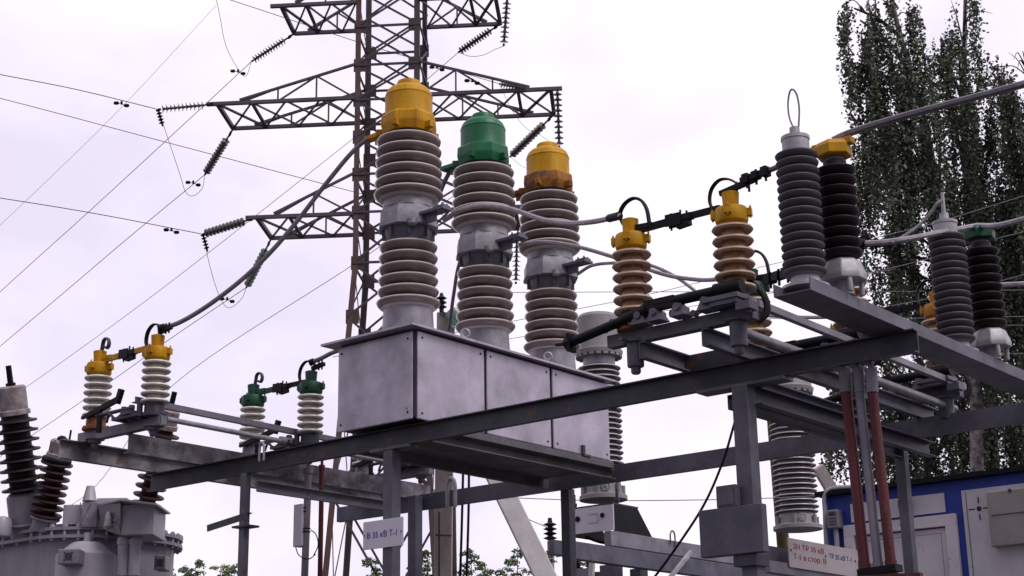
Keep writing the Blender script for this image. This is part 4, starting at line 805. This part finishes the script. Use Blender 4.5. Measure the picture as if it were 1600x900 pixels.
q = MB(); B_ = ad(712, 900, 22.5); T_ = ad(705, 760, 22.5); q.bar(B_-V(0, 0, 4.2), T_, .12, .18, fh); tag(q.build('tower_stub_post', TOWER, None, origin=B_), 'dark slim post leaning just right of the concrete pole', 'post')
q = MB(); B_ = ad(1222, 830, 24); T_ = ad(1203, 600, 24); dz = (T_-B_)/(T_-B_)[2]; P0 = B_+dz*(GZ-B_[2]); q.cyl(P0, T_, .11, .09, 16); tag(q.build('wooden_pole', WOOD, None, origin=P0), 'olive brown wooden pole left of the second instrument transformer', 'wooden pole')
q = MB(); A_ = ad(1278, 730, 23.4); B2 = ad(1320, 800, 23.4); q.bar(A_, B2+(B2-A_)*3.5, .16, .16, fh); tag(q.build('concrete_strut', CONC, None, origin=A_), 'slanting concrete strut behind the kiosk roof corner', 'strut')
# far small equipment below the folded bracket
ft = thing('small_transformer', tuple(V(*(ad(915, 890, 26)[:2]), GZ)), 'small far grey transformer with spiky bushings behind the dark post', 'transformer')
def farbox(x0, x1, y0_, y1_, d, name, m, th=.8):
    A_ = ad(x0, y1_, d); B_ = ad(x1, y1_, d); T_ = ad(x0, y0_, d); w_ = np.linalg.norm(B_-A_); q = MB(); zb = GZ if y1_ > 895 else A_[2]
    c_ = (A_+B_)/2; q.obox(V(c_[0], c_[1], (zb+T_[2])/2)+fh*th/2, rt0*w_/2, fh*th/2, (0, 0, (T_[2]-zb)/2)); return q.build(name, m, ft)
farbox(887, 926, 888, 900, 26, 'tank', STEEL); farbox(928, 945, 903-10, 905, 26.3, 'cooler', STEEL_D)
for px, ty in ((903, 875), (922, 876)):
    B_ = ad(px, 890, 26.2); T_ = ad(px-2, ty, 26.2); q = MB(); L_ = np.linalg.norm(T_-B_)
    q.lathe([(.05, 0)]+sum([[(.05, .0+k*.05), (.10-.012*k, .02+k*.05), (.04, .04+k*.05)] for k in range(5)], [])+[(.02, .34)], B_, T_-B_, 12); q.build('bushing', PORC_D, ft)
q = MB(); q.tube(spline([ad(901, 872, 26.2), ad(906, 862, 26), ad(905, 850, 25.8)]), .012, 5); q.build('lead', BLACK, ft)
q = MB(); B_ = ad(863, 900, 24); T_ = ad(860, 846, 24); q.bar(B_-V(0, 0, 5), T_, .10, .10, fh); fp = q.build('shaft', CONC, None, origin=B_); fp.name = 'far_pole'; tag(fp, 'slim far post with a dark pin insulator left of the dark frame post', 'post')
q = MB(); q.lathe([(.03, 0)]+sum([[(.04, .02+k*.07), (.11, .05+k*.07), (.04, .08+k*.07)] for k in range(4)], [])+[(.03, .36)], T_+V(0, 0, .0), n=12); q.build('pin_insulator', PORC_D, fp)
q = MB(); q.tube([ad(926, 858, 24), ad(924, 900, 24), ad(923, 960, 24)], .05, 8); tag(q.build('thin_post', CONC_L, None, origin=ad(926, 900, 24)), 'thin pale far post right of the spiky small bushings', 'post')

# ================================================================== KIOSK
KX = 17.0
ktl = ax(1284, 769, KX); ktr = ax(1600, 730, KX); zr_ = (ktl[2]+ktr[2])/2; ky1 = ktl[1]; ky0 = 3.2
ks = thing('kiosk', (KX+1.2, (ky0+ky1)/2, GZ), 'blue and white sheet metal switchgear kiosk with a rusting white door', 'kiosk')
q = MB(); q.box(KX, KX+2.6, ky0, ky1, GZ+.3, zr_-.06); q.build('wall', BLUE, ks)
q = MB(); q.box(KX-.10, KX+2.8, ky0-.1, ky1+.05, zr_-.055, zr_); q.build('roof', BLACK, ks)
q = MB(); q.box(KX+.1, KX+2.5, ky0+.1, ky1-.1, GZ, GZ+.3); q.build('plinth', CONC, ks)
def kp(px, py): p = ax(px, py, KX); return p[1], p[2]
def kpan(x0, y0_, x1, y1_, name, m, t, parent=ks, bv=.004):
    a, b_ = kp(x0, y0_), kp(x1, y1_); q = MB(); q.box(KX-t, KX-t*0-.0005, b_[0], a[0], max(b_[1], GZ+.4), a[1]); return q.build(name, m, parent, bevel=bv)
# fascia panel, door with frame, white bay
kpan(1330, 792, 1477, 800, 'wall_panel', WHITE, .02)
a, b_ = kp(1330, 786), kp(1477, 770); z_hi = kp(1477, 770)[1]; z_lo = kp(1480, 800)[1]
bpy.data.objects.remove(ks.children[-1])
q = MB(); q.box(KX-.02, KX, kp(1477, 785)[0], kp(1330, 800)[0], z_lo, z_hi); q.build('wall_panel', WHITE, ks, bevel=.004)
zd = kp(1493, 803)[1]; yd1 = kp(1322, 840)[0]; yd0 = kp(1495, 803)[0]
fr_ = MB(); t = .05
fr_.box(KX-.06, KX, yd0, yd1, zd-.13, zd); fr_.box(KX-.06, KX, yd0, yd0+.13, GZ+.4, zd-.13); fr_.box(KX-.06, KX, yd1-.13, yd1, GZ+.4, zd-.13); dfo = fr_.build('door_frame', WHITE_R, ks, bevel=.004)
q = MB(); q.box(KX-.02, KX-.001, yd0+.145, yd1-.145, GZ+.4, zd-.145); dr = q.build('door', WHITE_R, ks, bevel=.006)
q = MB()
for z in (zd-.75, zd-.95, zd-2.2): q.box(KX-.075, KX-.02, yd0+.12, yd0+.20, z-.02, z+.02); q.cyl((KX-.04, yd0+.14, z-.05), (KX-.04, yd0+.14, z+.05), .012)
q.build('hinge', ORG, dr)
q = MB(); q.box(KX-.021, KX-.0205+.0, yd0+.20, yd0+.205, zd-3, zd-.2); q.box(KX-.021, KX-.0205, yd0+.2, yd1-.2, zd-.205, zd-.2); q.build('seam', STEEL_D, dr)
yw1 = kp(1503, 770)[0]; zw = kp(1503, 767)[1]
q = MB(); q.box(KX-.02, KX, ky0+.1, yw1, GZ+.4, zw); wv = q.build('white_bay', WHITE, ks, bevel=.004)
q = MB(); q.box(KX-.024, KX-.0205, yw1-.055, yw1-.045, GZ+.4, zw-.02); q.build('seam', STEEL_L, wv)
# painted cross mark
cy_, cz_ = kp(1531, 795); q = MB(); xx = KX-.0235
q.lathe([(.028, 0), (.028, .004)], (xx+.002, cy_, cz_), (-1, 0, 0), 20)
for dy, dz_, w_, h_ in ((.085, 0, .035, .007), (-.085, 0, .035, .007), (0, .095, .007, .035), (0, -.095, .007, .035)): q.box(xx, xx+.003, cy_+dy-w_, cy_+dy+w_, cz_+dz_-h_, cz_+dz_+h_)
q.build('cross_mark', INKK, wv)
a, b_ = kp(1548, 771), kp(1559, 856); q = MB(); q.box(KX-.14, KX-.021, ky0+1.5, a[0], b_[1], a[1]); bb = q.build('beige_cabinet', BEIGE, ks, bevel=.01)
q = MB(); q.box(KX-.145, KX-.14, ky0+1.55, a[0]-.04, a[1]-.27, a[1]-.262); q.cyl((KX-.14, a[0]-.28, a[1]-.015), (KX-.15, a[0]-.28, a[1]-.015), .02); q.build('lid_detail', STEEL_D, bb)
# meter box and conduit at the kiosk corner
p = ax(1303, 810, KX-.1); mb_ = thing('meter_box', (p[0], p[1], p[2]), 'small grey louvred box on the kiosk corner under a curved conduit', 'meter box')
q = MB(); q.box(KX-.14, KX-.002, p[1]-.075, p[1]+.075, p[2]-.12, p[2]+.10); hb_ = q.build('housing', ALU, mb_, bevel=.012)
q = MB()
for k in range(3): q.box(KX-.145, KX-.14, p[1]-.05, p[1]+.05, p[2]-.08+k*.035, p[2]-.07+k*.035)
q.box(KX-.145, KX-.14, p[1]-.04, p[1]+.04, p[2]+.03, p[2]+.07); q.build('louvre', STEEL_D, hb_)
q = MB(); q.tube(spline([ax(1292, 900, KX-.08)-V(0, 0, 1.2), ax(1291, 850, KX-.08), ax(1289, 800, KX-.08), ax(1288, 778, KX-.08), ax(1295, 766, KX-.08), ax(1312, 762, KX-.08), ax(1335, 761, KX-.08)]), .028, 8); q.build('conduit', ALU_L, mb_)
q = MB(); q.cyl(ax(1306, 822, KX-.06), ax(1309, 900, KX-.06)-V(0, 0, 1.5), .03); q.build('conduit', ALU_L, mb_)
lp = ax(1413, 788, KX-.08); q = MB(); q.lathe([(.05, -.08), (.075, -.04), (.075, .04), (.05, .08)], lp, (0, 0, 1), 14); q.box(lp[0], KX, lp[1]-.03, lp[1]+.03, lp[2]-.03, lp[2]+.03); tag(q.build('wall_lamp', STEEL_D, None, origin=lp), 'small dark unlit lamp on the kiosk wall above the door', 'lamp')

# ================================================================== TREES
rng = np.random.default_rng(7)
def leaf_mesh(name, pts, size, m, parent, flat=.0, aspect=1.25):
    """one diamond leaf per point"""
    n = len(pts); s = size*rng.uniform(.6, 1.3, n)[:, None]
    a = rng.normal(size=(n, 3)); a[:, 2] -= .5; a /= np.linalg.norm(a, axis=1)[:, None]
    b_ = rng.normal(size=(n, 3)); b_ -= a*(a*b_).sum(1)[:, None]; b_ /= np.linalg.norm(b_, axis=1)[:, None]
    v = np.stack([pts-a*s*aspect*.5, pts+b_*s*.42, pts+a*s*aspect*.5, pts-b_*s*.42], 1).reshape(-1, 3)
    o3 = np.array(parent.location); v = v-o3
    me = bpy.data.meshes.new(name); me.vertices.add(4*n); me.vertices.foreach_set('co', v.ravel()); me.loops.add(4*n); me.loops.foreach_set('vertex_index', np.arange(4*n, dtype=np.int32))
    me.polygons.add(n); me.polygons.foreach_set('loop_start', np.arange(0, 4*n, 4, dtype=np.int32)); me.update(calc_edges=True); me.validate()
    me.materials.append(m); o = bpy.data.objects.new(name, me); C.objects.link(o); o.parent = parent; return o
def birch(base, trunk_px, d, lobes, label, tw_=.16, nst=900, seed=1, low=0):
    """trunk through picture points at real depth d; lobes = (px, py, depth offset, radius m, strands weight, strand length)"""
    r = np.random.default_rng(seed)
    tr = spline([ad(x, y, d+dd) for x, y, dd in trunk_px], 5); B0 = np.array(tr[0]); B0 = V(B0[0], B0[1], GZ)
    t = thing('birch_tree', B0, label, 'tree', 'birches behind the kiosk')
    P_ = [B0]+tr; q = MB(); n = len(P_); q.tube(P_, [tw_*(1-.85*i/(n-1))+.012 for i in range(n)], 10); q.build('trunk', BARK, t)
    tops = []; limbs = MB(); leaf = []; tr_a = np.array(tr)
    for (px, py, dd, R_, wgt, sl_) in lobes:
        c = ad(px, py, d+dd)
        # limb from the trunk below the lobe
        i = int(np.argmin(np.abs(tr_a[:, 2]-(c[2]-R_*1.3)))); s_ = tr_a[i]; e_ = c+V(0, 0, R_*.3); mid = (s_+e_)/2+V(0, 0, .25*R_)
        lp_ = spline([s_, mid, e_], 6); limbs.tube(lp_, [.05*(1-.7*k/(len(lp_)-1))+.006 for k in range(len(lp_))], 6)
        for _ in range(int(6*R_)+2):
            dv = r.normal(size=3); dv /= np.linalg.norm(dv); ee = c+dv*R_*.8; ss = np.array(lp_[r.integers(4, len(lp_))])
            limbs.tube(spline([ss, (ss+ee)/2+V(0, 0, .2), ee], 4), [.022, .02, .018, .016, .013, .011, .009, .006, .004], 4)
        m = int(nst*wgt*R_**1.9*1.5)
        for _ in range(m):
            if _ % 11 == 0:
                dv = r.normal(size=3); dv /= np.linalg.norm(dv); dv *= r.uniform(.25, 1)**.5; dv[2] = dv[2]*.9; LL = sl_*1.45*r.uniform(.35, 1.25)
            p = c+dv*R_+r.normal(size=3)*(.075, .075, .15); L_ = LL*r.uniform(.55, 1.05); k = int(L_/.045)+3
            z = np.linspace(0, L_, k); sw = r.normal(size=2)*.04
            side = r.normal(scale=.030+.02*(z/L_)[:, None], size=(k, 3))
            q_ = p+np.stack([sw[0]*z, sw[1]*z, -z], 1)+side*1.0
            leaf.append(q_[r.random(k) < .88])
    limbs.build('branches', BARK_D, t)
    leaf = np.concatenate(leaf); leaf = leaf[leaf[:, 2] > low]
    leaf_mesh('crown', leaf, .078, LEAF, t); return len(leaf)
nl = 0
A1 = [(1345, 45, 0, .75, .9, 1.3), (1390, 20, .3, .7, .8, 1.3), (1365, 120, .2, .8, 1, 1.5), (1352, 190, -.3, .75, .9, 1.6), (1410, 120, -.3, .8, 1, 1.5), (1385, 235, .4, .9, .9, 1.8), (1440, 200, 0, .8, .9, 1.5), (1448, 120, .3, .55, .9, 1.3), (1470, 250, .3, .7, .9, 1.3), (1330, 110, 0, .35, .8, 1.6), (1335, 20, 0, .4, .7, 1.0), (1350, 270, 0, .35, .6, 1.2), (1430, 290, .6, 1.0, 1, 1.6), (1380, 420, 0, .55, .8, .9), (1365, 400, 0, .3, .7, .6), (1420, 380, .5, 1.0, 1, 1.2), (1400, 470, .8, 1.0, 1.0, 1.2)]
nl += birch(None, [(1527, 900, 0), (1526, 700, 0), (1522, 560, 0), (1500, 420, .1), (1462, 280, .1), (1440, 170, .1), (1400, 30, .1), (1385, -80, .1)], 37, A1, 'leaning birch with long drooping tresses at the left edge of the grove', .17, 105, 3)
A2 = [(1510, 30, 0, .8, .7, 1.3), (1500, 100, 0, .8, .9, 1.5), (1470, 90, .3, .45, .9, 1.1), (1545, 130, .2, .8, 1, 1.5), (1490, 200, .5, 1.0, .9, 1.6), (1550, 250, 0, 1.1, 1, 1.7), (1480, 330, .6, 1.0, .9, 1.5), (1540, 380, .4, 1.1, 1, 1.6), (1470, 450, .8, 1.1, 1.0, 1.5), (1530, 500, .8, 1.1, .95, 1.5)]
nl += birch(None, [(1560, 900, 1), (1552, 700, 1), (1535, 500, 1), (1512, 300, 1), (1506, 160, 1), (1508, 20, 1), (1510, -60, 1)], 38, A2, 'tall straight birch in the middle of the grove', .14, 100, 5)
A3 = [(1600, 110, 0, .8, .8, 1.4), (1620, 180, 0, 1.2, 1, 1.8), (1590, 270, .4, 1.1, .9, 1.7), (1640, 330, .2, 1.3, 1, 1.9), (1595, 420, .4, 1.2, 1, 1.7), (1640, 500, .2, 1.3, .9, 1.8), (1580, 540, .5, 1.1, .9, 1.6)]
nl += birch(None, [(1660, 900, 0), (1650, 600, 0), (1635, 350, 0), (1625, 120, 0), (1622, 40, 0)], 36.5, A3, 'birch at the right edge of the picture', .15, 95, 8)
A4 = [(1340, 560, 0, .8, 1, 1.1), (1400, 590, .4, 1.0, 1.1, 1.3), (1310, 690, 0, .6, .8, .9), (1370, 690, .3, .95, 1.1, 1.3), (1440, 640, .5, 1.2, 1.0, 1.4), (1490, 640, .5, 1.1, 1.0, 1.4), (1560, 630, .3, 1.2, 1.0, 1.5), (1600, 680, 0, 1.0, 1.1, 1.3), (1450, 720, .5, 1.0, .9, 1.2)]
nl += birch(None, [(1455, 900, 1.5), (1450, 760, 1.5), (1445, 640, 1.5), (1440, 560, 1.5)], 39, A4, 'low dark bushy birch behind the kiosk roof', .12, 105, 11)
print('leaves', nl)
# saplings with compound leaves and a few shrubs at the lower edge
def sapling(px, py, d, label, m=LEAF2, n_side=9, h=1.2, wid=.35, seed=1):
    r = np.random.default_rng(seed); T_ = ad(px, py, d); B0 = V(T_[0], T_[1], GZ); t = thing('sapling', B0, label, 'sapling', 'saplings along the lower edge')
    q = MB(); q.tube([B0, (B0+T_)/2+V(.05, .03, 0), T_], [.03, .02, .005], 6); q.build('stem', BARK_D, t)
    pts = []; tw2 = MB()
    for k in range(n_side*2):
        z = T_[2]-h*(k/(n_side*2))**1.1*1.0; a = r.uniform(0, 6.28); L_ = wid*(.35+.65*(k/(n_side*2)))*r.uniform(.7, 1.2)
        s_ = V(T_[0], T_[1], z); dr_ = V(math.cos(a), math.sin(a), r.uniform(-.35, .15)); e_ = s_+dr_*L_; tw2.tube([s_, (s_+e_)/2+V(0, 0, .03), e_], [.006, .004, .002], 4)
        for j in range(9):
            f_ = .25+.75*j/8; c_ = s_+dr_*L_*f_
            for sd in (-1, 1):
                sdv = np.cross(dr_, (0, 0, 1))*sd*.05
                for u in (.3, .65, 1.): pts.append(c_+sdv*u*1.3+r.normal(scale=.010, size=3)-V(0, 0, .03*u))
    tw2.build('twigs', BARK_D, t); leaf_mesh('crown', np.array(pts), .036, m, t)
sapling(736, 858, 22, 'slim sapling with feathery leaves left of the concrete strut', seed=1, h=1.1)
sapling(758, 880, 23, 'bushy yellow green sapling just right of the slimmest sapling', LEAF3, seed=2, h=.9, wid=.45)
sapling(808, 858, 22, 'sapling beside the concrete strut with scattered dark leaves', seed=3, h=1.1, wid=.4)
sapling(853, 862, 23, 'sapling between the concrete strut and the dark frame post', seed=4, h=1.0)
sapling(785, 888, 24, 'short sapling between the two feathery ones', seed=5, h=.8, wid=.4)
sapling(668, 862, 21, 'sapling between the second post and the concrete pole', LEAF3, seed=6, h=1.1, wid=.32)
sapling(652, 880, 23, 'sapling top showing beside the sign post', seed=7, h=.8)
sapling(581, 872, 22, 'dark sapling top left of the sign post', seed=8, h=.9, wid=.3)
sapling(306, 876, 26, 'tallest sapling top in the left gap under the beam', seed=9, h=1.0, wid=.35)
sapling(292, 884, 26, 'sapling top left of the tallest one in the left gap', seed=12, h=.8, wid=.3)
sapling(345, 884, 26, 'pale sapling top near the slim post', LEAF3, seed=10, h=.8, wid=.45)
sapling(362, 884, 27, 'sapling top touching the slim post', seed=13, h=.8, wid=.3)
sapling(262, 886, 27, 'sapling top beside the transformer tank', seed=11, h=.8, wid=.3)
sapling(690, 885, 25, 'yellow green bush top by the concrete pole foot', LEAF3, seed=14, h=.9, wid=.5)
sapling(904, 866, 27, 'sapling leaves behind the far small transformer', LEAF2, seed=15, h=.9, wid=.3)
